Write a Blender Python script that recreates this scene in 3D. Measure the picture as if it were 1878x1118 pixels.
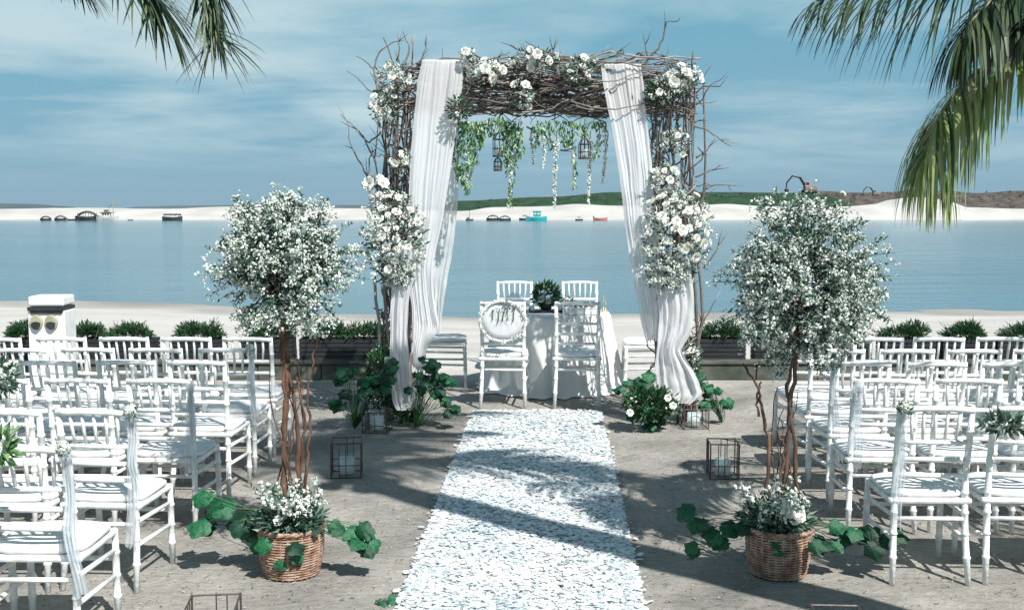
import bpy, math, random
from math import sin, cos, pi, radians, atan, tan, sqrt
from mathutils import Vector, Matrix, noise
import numpy as np

S = bpy.context.scene
C = S.collection
for o in list(bpy.data.objects):
    bpy.data.objects.remove(o)

# ------------------------------------------------------------------ camera
CAM_H, PITCH, FPX = 1.82, atan(181 / 2000.0), 2000.0
cam_d = bpy.data.cameras.new('camera')
cam = bpy.data.objects.new('camera', cam_d)
C.objects.link(cam)
cam.location = (0, 0, CAM_H)
cam.rotation_euler = (pi / 2 - PITCH, 0, 0)
cam_d.sensor_width = 36.0
cam_d.lens = 36.0 * FPX / 1878.0
cam_d.clip_start = 0.1
cam_d.clip_end = 20000
S.camera = cam

# ------------------------------------------------------------------ sky and sun
SUN_ELEV, SUN_AZ = radians(50), radians(147)      # azimuth clockwise from +Y: behind the camera, to the right
W = bpy.data.worlds.new('World'); S.world = W; W.use_nodes = True
nt = W.node_tree; N = nt.nodes; L = nt.links
for n in list(N): N.remove(n)
wo = N.new('ShaderNodeOutputWorld'); bg = N.new('ShaderNodeBackground')
L.new(bg.outputs[0], wo.inputs[0])
sky = N.new('ShaderNodeTexSky'); sky.sky_type = 'NISHITA'; sky.sun_disc = False
sky.sun_elevation = SUN_ELEV; sky.sun_rotation = SUN_AZ
sky.air_density = 1.0; sky.dust_density = 0.2; sky.ozone_density = 2.0
bg.inputs['Strength'].default_value = 0.056
tint = N.new('ShaderNodeMixRGB'); tint.blend_type = 'MULTIPLY'; tint.inputs[0].default_value = 1.0
tint.inputs[2].default_value = (0.62, 0.84, 0.80, 1)
L.new(sky.outputs[0], tint.inputs[1])
tc = N.new('ShaderNodeTexCoord'); sep = N.new('ShaderNodeSeparateXYZ'); L.new(tc.outputs['Generated'], sep.inputs[0])
def vmath(op, a=None, b=None):
    n = N.new('ShaderNodeMath'); n.operation = op
    for i, v in enumerate((a, b)):
        if v is None: continue
        if isinstance(v, (int, float)): n.inputs[i].default_value = v
        else: L.new(v, n.inputs[i])
    return n.outputs[0]
zc = vmath('MAXIMUM', sep.outputs[2], 0.0)
den = vmath('ADD', zc, 0.07)
cx = vmath('DIVIDE', sep.outputs[0], den); cy = vmath('DIVIDE', sep.outputs[1], den)
cv = N.new('ShaderNodeCombineXYZ'); L.new(cx, cv.inputs[0]); L.new(cy, cv.inputs[1])
def cloudnoise(scale, sx, sy, detail, off, rot=0.0):
    mp = N.new('ShaderNodeMapping'); mp.inputs['Scale'].default_value = (sx, sy, 1)
    mp.inputs['Location'].default_value = off; mp.inputs['Rotation'].default_value = (0, 0, rot)
    L.new(cv.outputs[0], mp.inputs[0])
    n = N.new('ShaderNodeTexNoise'); n.inputs['Scale'].default_value = scale
    n.inputs['Detail'].default_value = detail; n.inputs['Roughness'].default_value = 0.62
    n.inputs['Distortion'].default_value = 0.4
    L.new(mp.outputs[0], n.inputs[0]); return n.outputs[0]
big = cloudnoise(0.30, 0.9, 0.9, 4, (6.1, 7.7, 0), 0.1)
fine = cloudnoise(0.9, 0.8, 0.9, 10, (0.3, 5.1, 0), 0.25)
cl = vmath('ADD', vmath('MULTIPLY', big, 0.62), vmath('MULTIPLY', fine, 0.38))
rmp = N.new('ShaderNodeValToRGB'); rmp.color_ramp.elements[0].position = 0.43; rmp.color_ramp.elements[1].position = 0.60
rmp.color_ramp.elements[0].color = (0, 0, 0, 1); rmp.color_ramp.elements[1].color = (1, 1, 1, 1)
L.new(cl, rmp.inputs[0])
fade = N.new('ShaderNodeMapRange'); fade.inputs[1].default_value = 0.015; fade.inputs[2].default_value = 0.08
L.new(zc, fade.inputs[0])
thin = N.new('ShaderNodeMapRange'); thin.inputs[1].default_value = 0.3; thin.inputs[2].default_value = 0.7
thin.inputs[3].default_value = 0.85; thin.inputs[4].default_value = 0.45; L.new(zc, thin.inputs[0])
cf = vmath('MULTIPLY', vmath('MULTIPLY', rmp.outputs[0], fade.outputs[0]), thin.outputs[0])
hz = N.new('ShaderNodeMapRange'); hz.inputs[1].default_value = 0.10; hz.inputs[2].default_value = 0.75
hz.inputs[3].default_value = 0.88; hz.inputs[4].default_value = 0.15; L.new(zc, hz.inputs[0])
hb = N.new('ShaderNodeMixRGB'); L.new(hz.outputs[0], hb.inputs[0]); L.new(tint.outputs[0], hb.inputs[1])
hb.inputs[2].default_value = (1.35, 3.45, 5.0, 1)      # humid marine air
hg = N.new('ShaderNodeMapRange'); hg.inputs[1].default_value = 0.0; hg.inputs[2].default_value = 0.2
L.new(zc, hg.inputs[0])
hcol = N.new('ShaderNodeMixRGB'); L.new(hg.outputs[0], hcol.inputs[0])
hcol.inputs[1].default_value = (3.3, 5.4, 7.2, 1); hcol.inputs[2].default_value = (2.3, 5.9, 7.8, 1)
L.new(hcol.outputs[0], hb.inputs[2])
mixc = N.new('ShaderNodeMixRGB'); L.new(cf, mixc.inputs[0]); L.new(hb.outputs[0], mixc.inputs[1])
mixc.inputs[2].default_value = (7.4, 9.3, 9.9, 1)
L.new(mixc.outputs[0], bg.inputs[0])

sd = bpy.data.lights.new('sun', 'SUN'); sd.energy = 5.0; sd.angle = radians(0.5); sd.color = (1.0, 0.965, 0.90)
sun = bpy.data.objects.new('sun', sd); C.objects.link(sun)
sdir = Vector((sin(SUN_AZ) * cos(SUN_ELEV), cos(SUN_AZ) * cos(SUN_ELEV), sin(SUN_ELEV)))
sun.rotation_euler = sdir.to_track_quat('Z', 'Y').to_euler(); sun.location = sdir * 30

S.view_settings.view_transform = 'Standard'; S.view_settings.look = 'None'
S.view_settings.gamma = 1.0; S.view_settings.exposure = 0.50; S.view_settings.use_curve_mapping = False

# ------------------------------------------------------------------ helpers
rnd = random.Random(7)
R = rnd.uniform
def at(px, py, Y):
    """world point seen at a photo pixel (1878 px wide), at forward distance Y"""
    u = (px - 939) / FPX; v = (559 - py) / FPX
    dy = cos(PITCH) + v * sin(PITCH); dz = -sin(PITCH) + v * cos(PITCH)
    t = Y / dy
    return Vector((u * t, Y, CAM_H + dz * t))
def ground(px, py, z=0.0):
    u = (px - 939) / FPX; v = (559 - py) / FPX
    dy = cos(PITCH) + v * sin(PITCH); dz = -sin(PITCH) + v * cos(PITCH)
    t = (z - CAM_H) / dz
    return Vector((u * t, dy * t, z))
def smooth(a, b, x):
    t = min(1, max(0, (x - a) / (b - a))); return t * t * (3 - 2 * t)

def material(name, col, rough=0.6, col2=None, scale=8.0, bump=0.0, bscale=None, island=None, trans=0.0,
             spec=0.4, stretch=None, sheer=0.0, detail=4, bdist=0.01, metal=0.0, objrand=None):
    m = bpy.data.materials.new(name); m.use_nodes = True
    t = m.node_tree; n = t.nodes; l = t.links
    b = n['Principled BSDF']; out = n['Material Output']
    b.inputs['Roughness'].default_value = rough
    b.inputs['Specular IOR Level'].default_value = spec
    b.inputs['Metallic'].default_value = metal
    co = n.new('ShaderNodeTexCoord'); vec = co.outputs['Object']
    if stretch:
        mp = n.new('ShaderNodeMapping'); mp.inputs['Scale'].default_value = stretch
        l.new(vec, mp.inputs[0]); vec = mp.outputs[0]
    cur = None
    if col2:
        ns = n.new('ShaderNodeTexNoise'); ns.inputs['Scale'].default_value = scale; ns.inputs['Detail'].default_value = detail
        l.new(vec, ns.inputs[0])
        r = n.new('ShaderNodeValToRGB'); r.color_ramp.elements[0].position = 0.35; r.color_ramp.elements[1].position = 0.65
        r.color_ramp.elements[0].color = (*col, 1); r.color_ramp.elements[1].color = (*col2, 1)
        l.new(ns.outputs[0], r.inputs[0]); cur = r.outputs[0]
    if island:
        g = n.new('ShaderNodeNewGeometry'); r2 = n.new('ShaderNodeValToRGB')
        r2.color_ramp.interpolation = 'LINEAR'
        while len(r2.color_ramp.elements) < len(island): r2.color_ramp.elements.new(0.5)
        for i, c in enumerate(island):
            e = r2.color_ramp.elements[i]; e.position = i / (len(island) - 1); e.color = (*c, 1)
        l.new(g.outputs['Random Per Island'], r2.inputs[0])
        if cur:
            mx = n.new('ShaderNodeMixRGB'); mx.inputs[0].default_value = 0.5
            l.new(r2.outputs[0], mx.inputs[1]); l.new(cur, mx.inputs[2]); cur = mx.outputs[0]
        else: cur = r2.outputs[0]
    if objrand:
        oi = n.new('ShaderNodeObjectInfo'); r3 = n.new('ShaderNodeValToRGB')
        while len(r3.color_ramp.elements) < len(objrand): r3.color_ramp.elements.new(0.5)
        for i, c in enumerate(objrand):
            e = r3.color_ramp.elements[i]; e.position = i / (len(objrand) - 1); e.color = (*c, 1)
        l.new(oi.outputs['Random'], r3.inputs[0]); mo = n.new('ShaderNodeMixRGB'); mo.blend_type = 'MULTIPLY'; mo.inputs[0].default_value = 1
        l.new(cur, mo.inputs[1]); l.new(r3.outputs[0], mo.inputs[2]); cur = mo.outputs[0]
    if cur: l.new(cur, b.inputs['Base Color'])
    else: b.inputs['Base Color'].default_value = (*col, 1)
    if bump:
        nb = n.new('ShaderNodeTexNoise'); nb.inputs['Scale'].default_value = bscale or scale; nb.inputs['Detail'].default_value = 6
        l.new(vec, nb.inputs[0])
        bp = n.new('ShaderNodeBump'); bp.inputs['Strength'].default_value = bump; bp.inputs['Distance'].default_value = bdist
        l.new(nb.outputs[0], bp.inputs['Height']); l.new(bp.outputs[0], b.inputs['Normal'])
    last = b.outputs[0]
    if trans:
        tr = n.new('ShaderNodeBsdfTranslucent'); ms = n.new('ShaderNodeMixShader'); ms.inputs[0].default_value = trans
        if cur: l.new(cur, tr.inputs[0])
        else: tr.inputs[0].default_value = (*col, 1)
        l.new(last, ms.inputs[1]); l.new(tr.outputs[0], ms.inputs[2]); last = ms.outputs[0]
    if sheer:
        tp = n.new('ShaderNodeBsdfTransparent'); ms = n.new('ShaderNodeMixShader'); ms.inputs[0].default_value = sheer
        l.new(last, ms.inputs[1]); l.new(tp.outputs[0], ms.inputs[2]); last = ms.outputs[0]
    l.new(last, out.inputs['Surface'])
    return m

M = {}
M['white_paint'] = material('white_paint', (0.82, 0.83, 0.82), 0.5, (0.70, 0.72, 0.71), 14, 0.2, 60, spec=0.3)
M['chair_paint'] = material('chair_paint', (0.84, 0.85, 0.85), 0.5, (0.64, 0.66, 0.65), 22, 0.3, 50, spec=0.3, objrand=[(.90, .90, .89), (1, 1, 1), (.96, .97, .98), (1.02, 1.01, .99)])
M['cushion'] = material('cushion_fabric', (0.82, 0.82, 0.82), 0.9, (0.70, 0.71, 0.72), 6, 0.9, 14, bdist=0.012, objrand=[(.88, .88, .87), (1, 1, 1), (.95, .96, .98)])
M['cloth'] = material('table_cloth', (0.80, 0.80, 0.79), 0.9, (0.74, 0.75, 0.74), 5, 0.2, 160, trans=0.12)
M['drape'] = material('drape_cloth', (0.90, 0.90, 0.92), 0.85, (0.84, 0.85, 0.88), 3, 0.15, 200, trans=0.42, sheer=0.13)
M['lace'] = material('lace_cloth', (0.80, 0.80, 0.80), 0.85, (0.66, 0.68, 0.70), 12, 0.3, 80, trans=0.3, sheer=0.25)
M['tulle'] = material('tulle', (0.70, 0.78, 0.85), 0.8, (0.80, 0.84, 0.88), 6, 0.1, 60, trans=0.35, sheer=0.5)
M['twig'] = material('twig_bark', (0.06, 0.05, 0.045), 0.9, (0.18, 0.155, 0.14), 22, 0.6, 90,
                     island=[(0.03, 0.026, 0.025), (0.10, 0.085, 0.078), (0.24, 0.21, 0.195), (0.56, 0.53, 0.51)])
M['bark_red'] = material('trunk_bark', (0.04, 0.022, 0.016), 0.9, (0.17, 0.088, 0.058), 25, 0.8, 60, stretch=(1, 1, 0.3), bdist=0.01)
M['bark_dark'] = material('dark_bark', (0.05, 0.03, 0.025), 0.85, (0.15, 0.09, 0.06), 25, 0.8, 60, stretch=(1, 1, 0.3), bdist=0.01)
M['leaf'] = material('leaf_green', (0.03, 0.09, 0.03), 0.5, trans=0.25,
                     island=[(0.012, 0.05, 0.03), (0.03, 0.09, 0.035), (0.05, 0.14, 0.06), (0.09, 0.18, 0.08)])
M['leaf_gray'] = material('leaf_greygreen', (0.05, 0.10, 0.06), 0.6, trans=0.2,
                     island=[(0.02, 0.06, 0.045), (0.05, 0.11, 0.075), (0.11, 0.19, 0.14), (0.28, 0.36, 0.30)])
M['leaf_bright'] = material('leaf_bright', (0.08, 0.2, 0.03), 0.5, trans=0.35,
                     island=[(0.03, 0.11, 0.04), (0.10, 0.25, 0.08), (0.25, 0.42, 0.20), (0.50, 0.60, 0.44)])
M['bigleaf'] = material('broad_leaf', (0.004, 0.055, 0.028), 0.4, (0.015, 0.115, 0.052), 8, 0.3, 30, trans=0.2, objrand=[(0.35, 0.4, 0.4), (0.8, 0.8, 0.8), (1.3, 1.3, 1.2), (1.8, 1.5, 1.3)])
M['blossom'] = material('tiny_blossom', (0.8, 0.8, 0.76), 0.7, trans=0.15,
                     island=[(0.40, 0.50, 0.43), (0.68, 0.73, 0.68), (0.82, 0.83, 0.81), (0.56, 0.65, 0.59)])
M['rose'] = material('white_rose', (0.86, 0.86, 0.82), 0.6, (0.80, 0.81, 0.74), 20, trans=0.15)
M['petals'] = material('white_petals', (0.52, 0.64, 0.70), 0.6, (0.80, 0.80, 0.81), 3.0, trans=0.15,
                     island=[(0.50, 0.62, 0.66), (0.72, 0.74, 0.78), (0.84, 0.84, 0.85), (0.66, 0.72, 0.80), (0.56, 0.68, 0.66), (0.80, 0.77, 0.78), (0.86, 0.84, 0.84), (0.85, 0.85, 0.86)])
M['wicker'] = material('wicker', (0.20, 0.11, 0.075), 0.6, (0.44, 0.30, 0.23), 26, 0.5, 120)
M['wire'] = material('dark_wire', (0.05, 0.045, 0.045), 0.5, (0.12, 0.10, 0.09), 30, metal=0.3)
M['planter'] = material('planter_slat', (0.010, 0.012, 0.016), 0.7, (0.025, 0.028, 0.032), 10, 0.3, 50, stretch=(0.3, 1, 3))
M['wall'] = material('shade_toned_wall', (0.045, 0.055, 0.045), 0.9, (0.11, 0.115, 0.10), 5, 0.5, 40)  # shade on the wall face is put into this darker greenish colour
M['palm'] = material('palm_leaflet', (0.06, 0.12, 0.03), 0.36, trans=0.42,
                     island=[(0.04, 0.09, 0.035), (0.16, 0.27, 0.08), (0.32, 0.44, 0.15), (0.40, 0.46, 0.22), (0.52, 0.50, 0.33)])
M['palm_dark'] = material('palm_leaflet_dark', (0.03, 0.06, 0.03), 0.45, trans=0.15,
                     island=[(0.015, 0.03, 0.02), (0.03, 0.06, 0.03), (0.06, 0.10, 0.045), (0.12, 0.15, 0.09)])
M['palm_trunk'] = material('palm_trunk', (0.16, 0.13, 0.10), 0.9, (0.26, 0.22, 0.18), 5, 0.8, 14, stretch=(1, 1, 5), bdist=0.03)
M['rachis'] = material('rachis', (0.16, 0.17, 0.07), 0.6, (0.24, 0.22, 0.12), 9)
M['dark'] = material('dark_paint', (0.02, 0.022, 0.025), 0.5, (0.04, 0.04, 0.045), 8)
M['boat_dark'] = material('dark_hull', (0.02, 0.025, 0.035), 0.6, (0.06, 0.06, 0.07), 1.5)
M['boat_white'] = material('white_hull', (0.6, 0.6, 0.58), 0.5, (0.45, 0.46, 0.45), 1.5)
M['boat_teal'] = material('teal_hull', (0.02, 0.30, 0.34), 0.5, (0.05, 0.42, 0.46), 1.5)
M['boat_red'] = material('red_hull', (0.42, 0.12, 0.12), 0.6, (0.50, 0.22, 0.20), 1.5)
M['boat_tan'] = material('tan_paint', (0.30, 0.24, 0.19), 0.7, (0.40, 0.34, 0.28), 1.5)
M['yellow'] = material('yellow_plastic', (0.38, 0.38, 0.28), 0.5, (0.30, 0.29, 0.20), 20)
M['gold'] = material('brass', (0.55, 0.38, 0.12), 0.35, metal=0.7)
M['darkrose'] = material('dark_red_rose', (0.09, 0.012, 0.012), 0.6, (0.16, 0.03, 0.03), 20)
M['candle'] = material('candle_wax', (0.72, 0.72, 0.68), 0.5, (0.66, 0.66, 0.62), 9)
def glass_mat():
    m = bpy.data.materials.new('clear_glass'); m.use_nodes = True
    n = m.node_tree.nodes; l = m.node_tree.links; b = n['Principled BSDF']
    b.inputs['Base Color'].default_value = (0.75, 0.88, 0.9, 1); b.inputs['Roughness'].default_value = 0.05
    tp = n.new('ShaderNodeBsdfTransparent'); ms = n.new('ShaderNodeMixShader'); ms.inputs[0].default_value = 0.62
    l.new(b.outputs[0], ms.inputs[1]); l.new(tp.outputs[0], ms.inputs[2]); l.new(ms.outputs[0], n['Material Output'].inputs[0])
    return m
M['glass'] = glass_mat()
M['excavator'] = material('excavator_paint', (0.20, 0.13, 0.09), 0.8, (0.30, 0.24, 0.19), 1)

class MB:
    def __init__(s): s.v = []; s.f = []
    def add(s, vs, fs):
        k = len(s.v); s.v.extend(tuple(v) for v in vs); s.f.extend(tuple(i + k for i in f) for f in fs); return s
    def box(s, c, d, rz=0.0, bevel=0.0, taper=1.0):
        x, y, z = d[0] / 2, d[1] / 2, d[2] / 2; c = Vector(c); m = Matrix.Rotation(rz, 3, 'Z')
        vs = []
        if bevel <= 0:
            for zz in (-z, z):
                k = taper if zz > 0 else 1
                for a, b in ((-x, -y), (x, -y), (x, y), (-x, y)): vs.append(c + m @ Vector((a * k, b * k, zz)))
            return s.add(vs, [(3, 2, 1, 0), (4, 5, 6, 7), (0, 1, 5, 4), (1, 2, 6, 5), (2, 3, 7, 6), (3, 0, 4, 7)])
        bv = min(bevel, x * .9, y * .9, z * .9)
        rings = []
        for zz, ins in ((-z, bv), (-z + bv * .3, bv * .3), (-z + bv, 0), (z - bv, 0), (z - bv * .3, bv * .3), (z, bv)):
            ring = []
            for sx, sy in ((-1, -1), (1, -1), (1, 1), (-1, 1)):
                cx_, cy_ = sx * (x - bv), sy * (y - bv); a0 = math.atan2(sy, sx) - pi / 4; r = bv - ins
                for k in range(4):
                    a = a0 + k * pi / 6; ring.append(c + m @ Vector((cx_ + r * cos(a), cy_ + r * sin(a), zz)))
            rings.append(ring)
        return s.rings(rings, True)
    def rings(s, rings, cap=True):
        n = len(rings[0]); k = len(s.v)
        for r in rings: s.v.extend(tuple(p) for p in r)
        for i in range(len(rings) - 1):
            for j in range(n):
                a = k + i * n + j; b = k + i * n + (j + 1) % n
                s.f.append((a, b, b + n, a + n))
        if cap:
            s.f.append(tuple(k + j for j in reversed(range(n)))); q = k + (len(rings) - 1) * n
            s.f.append(tuple(q + j for j in range(n)))
        return s
    def tube(s, pts, rad, n=6, cap=True):
        pts = [Vector(p) for p in pts]
        if not hasattr(rad, '__len__'): rad = [rad] * len(pts)
        rings = []; prev = None
        for i, p in enumerate(pts):
            d = (pts[min(i + 1, len(pts) - 1)] - pts[max(i - 1, 0)])
            if d.length < 1e-9: d = Vector((0, 0, 1))
            d.normalize()
            if prev is None:
                a = Vector((0, 0, 1)) if abs(d.z) < .9 else Vector((1, 0, 0)); e = d.cross(a).normalized()
            else:
                e = prev - d * prev.dot(d)
                e = e.normalized() if e.length > 1e-6 else d.orthogonal().normalized()
            prev = e; g = d.cross(e)
            rings.append([p + (e * cos(2 * pi * k / n) + g * sin(2 * pi * k / n)) * rad[i] for k in range(n)])
        return s.rings(rings, cap)
    def lathe(s, prof, n=24, c=(0, 0, 0), sx=1, sy=1):
        c = Vector(c)
        return s.rings([[c + Vector((r * sx * cos(2 * pi * k / n), r * sy * sin(2 * pi * k / n), z)) for k in range(n)] for r, z in prof], True)
    def leaf(s, p, d, nrm, ln, w, fold=0.25):
        d = d.normalized(); side = d.cross(nrm)
        if side.length < 1e-4: side = d.orthogonal()
        side.normalize(); up = side.cross(d)
        m = p + d * ln * .45
        k = len(s.v)
        s.v += [tuple(p), tuple(m + side * w / 2 + up * w * fold), tuple(p + d * ln - up * ln * .08), tuple(m - side * w / 2 + up * w * fold)]
        s.f += [(k, k + 1, k + 2), (k, k + 2, k + 3)]
    def dot(s, p, r, q=None):
        # tiny five-petalled bloom: a shallow crown of triangles
        q = q or rv(); q.normalize(); e = q.orthogonal().normalized(); g = q.cross(e); a0 = R(0, 6)
        k = len(s.v); s.v.append(tuple(p + q * r * .5))
        for i in range(5):
            a = a0 + i * 2 * pi / 5; rr = r * R(.8, 1.15)
            s.v.append(tuple(p + (e * cos(a) + g * sin(a)) * rr))
        s.v.append(tuple(p - q * r * .45))
        for i in range(5):
            s.f.append((k, k + 1 + i, k + 1 + (i + 1) % 5)); s.f.append((k + 6, k + 1 + (i + 1) % 5, k + 1 + i))
    def mesh(s, name, mat, smooth_=False, mats=None):
        me = bpy.data.meshes.new(name)
        v = np.array(s.v, dtype=np.float32)
        me.from_pydata(v.tolist(), [], s.f)
        me.materials.append(mat)
        if smooth_: me.polygons.foreach_set('use_smooth', [True] * len(me.polygons))
        me.update(); return me
    def build(s, name, mat, parent=None, smooth_=False, kind=None, label=None):
        return link(name, s.mesh(name, mat, smooth_), parent, kind=kind, label=label)

def link(name, me, parent=None, loc=None, rot=None, scale=None, kind=None, label=None):
    o = bpy.data.objects.new(name, me); C.objects.link(o)
    if parent: o.parent = parent
    if loc is not None: o.location = loc
    if rot is not None: o.rotation_euler = rot
    if scale is not None: o.scale = (scale,) * 3 if not hasattr(scale, '__len__') else scale
    if kind: o['kind'] = kind
    if label: o['label'] = label
    return o
def rv():
    while True:
        v = Vector((R(-1, 1), R(-1, 1), R(-1, 1)))
        if .05 < v.length < 1: return v.normalized()
def tag(o, label, cat, group=None):
    o['label'] = label; o['category'] = cat
    if group: o['group'] = group
    return o
def thing(name, label, cat, loc=(0, 0, 0), rz=0.0, group=None):
    o = bpy.data.objects.new(name, None); C.objects.link(o); o.location = loc; o.rotation_euler = (0, 0, rz)
    o.empty_display_size = .1
    return tag(o, label, cat, group)
def copy_tree(o, parent=None):
    c = o.copy(); C.objects.link(c); c.parent = parent
    for ch in o.children: copy_tree(ch, c)
    return c
def wiggle(p0, p1, amp, n, seed=None):
    p0 = Vector(p0); p1 = Vector(p1); pts = []; off = Vector((0, 0, 0)); L_ = (p1 - p0).length
    a = rv() * amp; b = rv() * amp * .5; ph = R(0, 6)
    for i in range(n + 1):
        t = i / n; w = sin(pi * t)
        pts.append(p0.lerp(p1, t) + a * w * sin(t * 5 + ph) + b * sin(t * 11 + ph) * (.4 + .6 * w) + rv() * amp * .18 * (0 < i < n))
    return pts

AX = lambda y: 0.04 + 0.038 * (y - 4.79)     # centre line of the aisle
YAW = -0.038

# ------------------------------------------------------------------ ground, beach, sea
def terrain(x, y):
    if y < 11.45: 
        return 0.0
    side = smooth(1.0, 2.2, abs(x - .3))
    shore = 24.5 + .035 * abs(x) ** 1.35 + 1.6 * noise.noise(Vector((x * .05, 3.3, 0))) + (2.4 if x < -4 else 0) * smooth(4, 9, -x)
    base = .12 * side * smooth(11.45, 11.6, y)
    if y < shore:
        t = smooth(12, shore, y); z = base * (1 - t) - .60 * t ** 1.1
    else: z = -.60 - .055 * (y - shore)
    z += .02 * noise.noise(Vector((x * .6, y * .6, 0))) * smooth(11.6, 14, y)
    return max(z, -4.5)
def axis(parts):
    out = []
    for a, b, n in parts: out += list(np.linspace(a, b, n, endpoint=False))
    return out + [parts[-1][1]]
xs = axis([(-1500, -200, 6), (-200, -40, 16), (-40, -12, 36), (-12, 12, 120), (12, 40, 36), (40, 200, 16), (200, 1500, 6)])
ys = axis([(-1500, -100, 5), (-100, 0, 10), (0, 11.3, 12), (11.3, 11.8, 8), (11.8, 34, 90), (34, 100, 24)])
g = MB()
for y in ys:
    for x in xs: g.v.append((x, y, terrain(x, y)))
nx = len(xs)
for j in range(len(ys) - 1):
    for i in range(nx - 1):
        a = j * nx + i; g.f.append((a, a + 1, a + nx + 1, a + nx))

def sand_material():
    m = bpy.data.materials.new('sand'); m.use_nodes = True
    n = m.node_tree.nodes; l = m.node_tree.links; b = n['Principled BSDF']
    b.inputs['Roughness'].default_value = .95; b.inputs['Specular IOR Level'].default_value = .15
    co = n.new('ShaderNodeTexCoord'); 
    def nz(scale, det, st=(1, 1, 1), rough=.6):
        mp = n.new('ShaderNodeMapping'); mp.inputs['Scale'].default_value = st; l.new(co.outputs['Object'], mp.inputs[0])
        t = n.new('ShaderNodeTexNoise'); t.inputs['Scale'].default_value = scale; t.inputs['Detail'].default_value = det
        t.inputs['Roughness'].default_value = rough; l.new(mp.outputs[0], t.inputs[0]); return t.outputs[0]
    def ramp(src, stops):
        r = n.new('ShaderNodeValToRGB')
        while len(r.color_ramp.elements) < len(stops): r.color_ramp.elements.new(.5)
        for e, (p, c) in zip(r.color_ramp.elements, stops): e.position = p; e.color = (*c, 1)
        l.new(src, r.inputs[0]); return r.outputs[0]
    def mix(f, a, c, mode='MIX'):
        x = n.new('ShaderNodeMixRGB'); x.blend_type = mode
        if isinstance(f, float): x.inputs[0].default_value = f
        else: l.new(f, x.inputs[0])
        l.new(a, x.inputs[1]); l.new(c, x.inputs[2]); return x.outputs[0]
    plaza = ramp(nz(1.3, 6), [(.3, (.20, .195, .185)), (.5, (.32, .308, .290)), (.7, (.44, .42, .395))])
    grain = ramp(nz(20, 10, (.75, 1.25, 1), .85), [(.28, (.34, .35, .35)), (.44, (.80, .80, .79)), (.56, (1.0, .99, .97)), (.74, (1.30, 1.26, 1.2))])
    plaza = mix(1.0, plaza, grain, 'MULTIPLY')
    speck = ramp(nz(120, 3), [(.60, (1, 1, 1)), (.70, (.5, .5, .47))])
    plaza = mix(.8, plaza, speck, 'MULTIPLY')
    beach = ramp(nz(.5, 8, (.5, 1.2, 1)), [(.3, (.42, .405, .385)), (.5, (.50, .485, .465)), (.7, (.57, .55, .53))])
    beach = mix(.35, beach, grain, 'MULTIPLY')
    sp = n.new('ShaderNodeSeparateXYZ'); l.new(co.outputs['Object'], sp.inputs[0])
    mr = n.new('ShaderNodeMapRange'); mr.inputs[1].default_value = 10.6; mr.inputs[2].default_value = 12.2; l.new(sp.outputs[1], mr.inputs[0])
    col = mix(mr.outputs[0], plaza, beach)
    wet = n.new('ShaderNodeMapRange'); wet.inputs[1].default_value = -.60; wet.inputs[2].default_value = -.54
    wet.inputs[3].default_value = .55; wet.inputs[4].default_value = 1; l.new(sp.outputs[2], wet.inputs[0])
    wm = n.new('ShaderNodeCombineXYZ'); 
    for i in range(3): l.new(wet.outputs[0], wm.inputs[i])
    col = mix(1.0, col, wm.outputs[0], 'MULTIPLY')
    l.new(col, b.inputs['Base Color'])
    b1 = n.new('ShaderNodeBump'); b1.inputs['Strength'].default_value = .8; b1.inputs['Distance'].default_value = .022
    l.new(nz(26, 8, (.5, 1.4, 1), .7), b1.inputs['Height'])
    b2 = n.new('ShaderNodeBump'); b2.inputs['Strength'].default_value = .6; b2.inputs['Distance'].default_value = .06
    l.new(nz(4, 5), b2.inputs['Height']); l.new(b1.outputs[0], b2.inputs['Normal']); l.new(b2.outputs[0], b.inputs['Normal'])
    return m
sand = sand_material()
g.build('sand_ground', sand, smooth_=True, kind='structure')

def water_material():
    m = bpy.data.materials.new('sea_water'); m.use_nodes = True
    n = m.node_tree.nodes; l = m.node_tree.links; b = n['Principled BSDF']
    b.inputs['Roughness'].default_value = .12; b.inputs['IOR'].default_value = 1.33
    co = n.new('ShaderNodeTexCoord')
    def nz(scale, st, det=4):
        mp = n.new('ShaderNodeMapping'); mp.inputs['Scale'].default_value = st; l.new(co.outputs['Object'], mp.inputs[0])
        t = n.new('ShaderNodeTexNoise'); t.inputs['Scale'].default_value = scale; t.inputs['Detail'].default_value = det
        l.new(mp.outputs[0], t.inputs[0]); return t.outputs[0]
    r = n.new('ShaderNodeValToRGB'); l.new(nz(.05, (.35, 1, 1), 6), r.inputs[0])
    r.color_ramp.elements[0].position = .35; r.color_ramp.elements[0].color = (.05, .12, .155, 1)
    r.color_ramp.elements[1].position = .65; r.color_ramp.elements[1].color = (.085, .175, .215, 1)
    l.new(r.outputs[0], b.inputs['Base Color'])
    b1 = n.new('ShaderNodeBump'); b1.inputs['Strength'].default_value = .35; b1.inputs['Distance'].default_value = .05
    l.new(nz(2.2, (.5, 1.5, 1), 5), b1.inputs['Height'])
    b2 = n.new('ShaderNodeBump'); b2.inputs['Strength'].default_value = .35; b2.inputs['Distance'].default_value = .25
    l.new(nz(.35, (.5, 1.6, 1), 4), b2.inputs['Height']); l.new(b1.outputs[0], b2.inputs['Normal']); l.new(b2.outputs[0], b.inputs['Normal'])
    return m
w = MB(); w.add([(-6000, 12.6, -.6), (6000, 12.6, -.6), (6000, 12000, -.6), (-6000, 12000, -.6)], [(0, 1, 2, 3)])
# the sea starts under the sloping beach
w.build('sea_water', water_material(), kind='structure')

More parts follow.
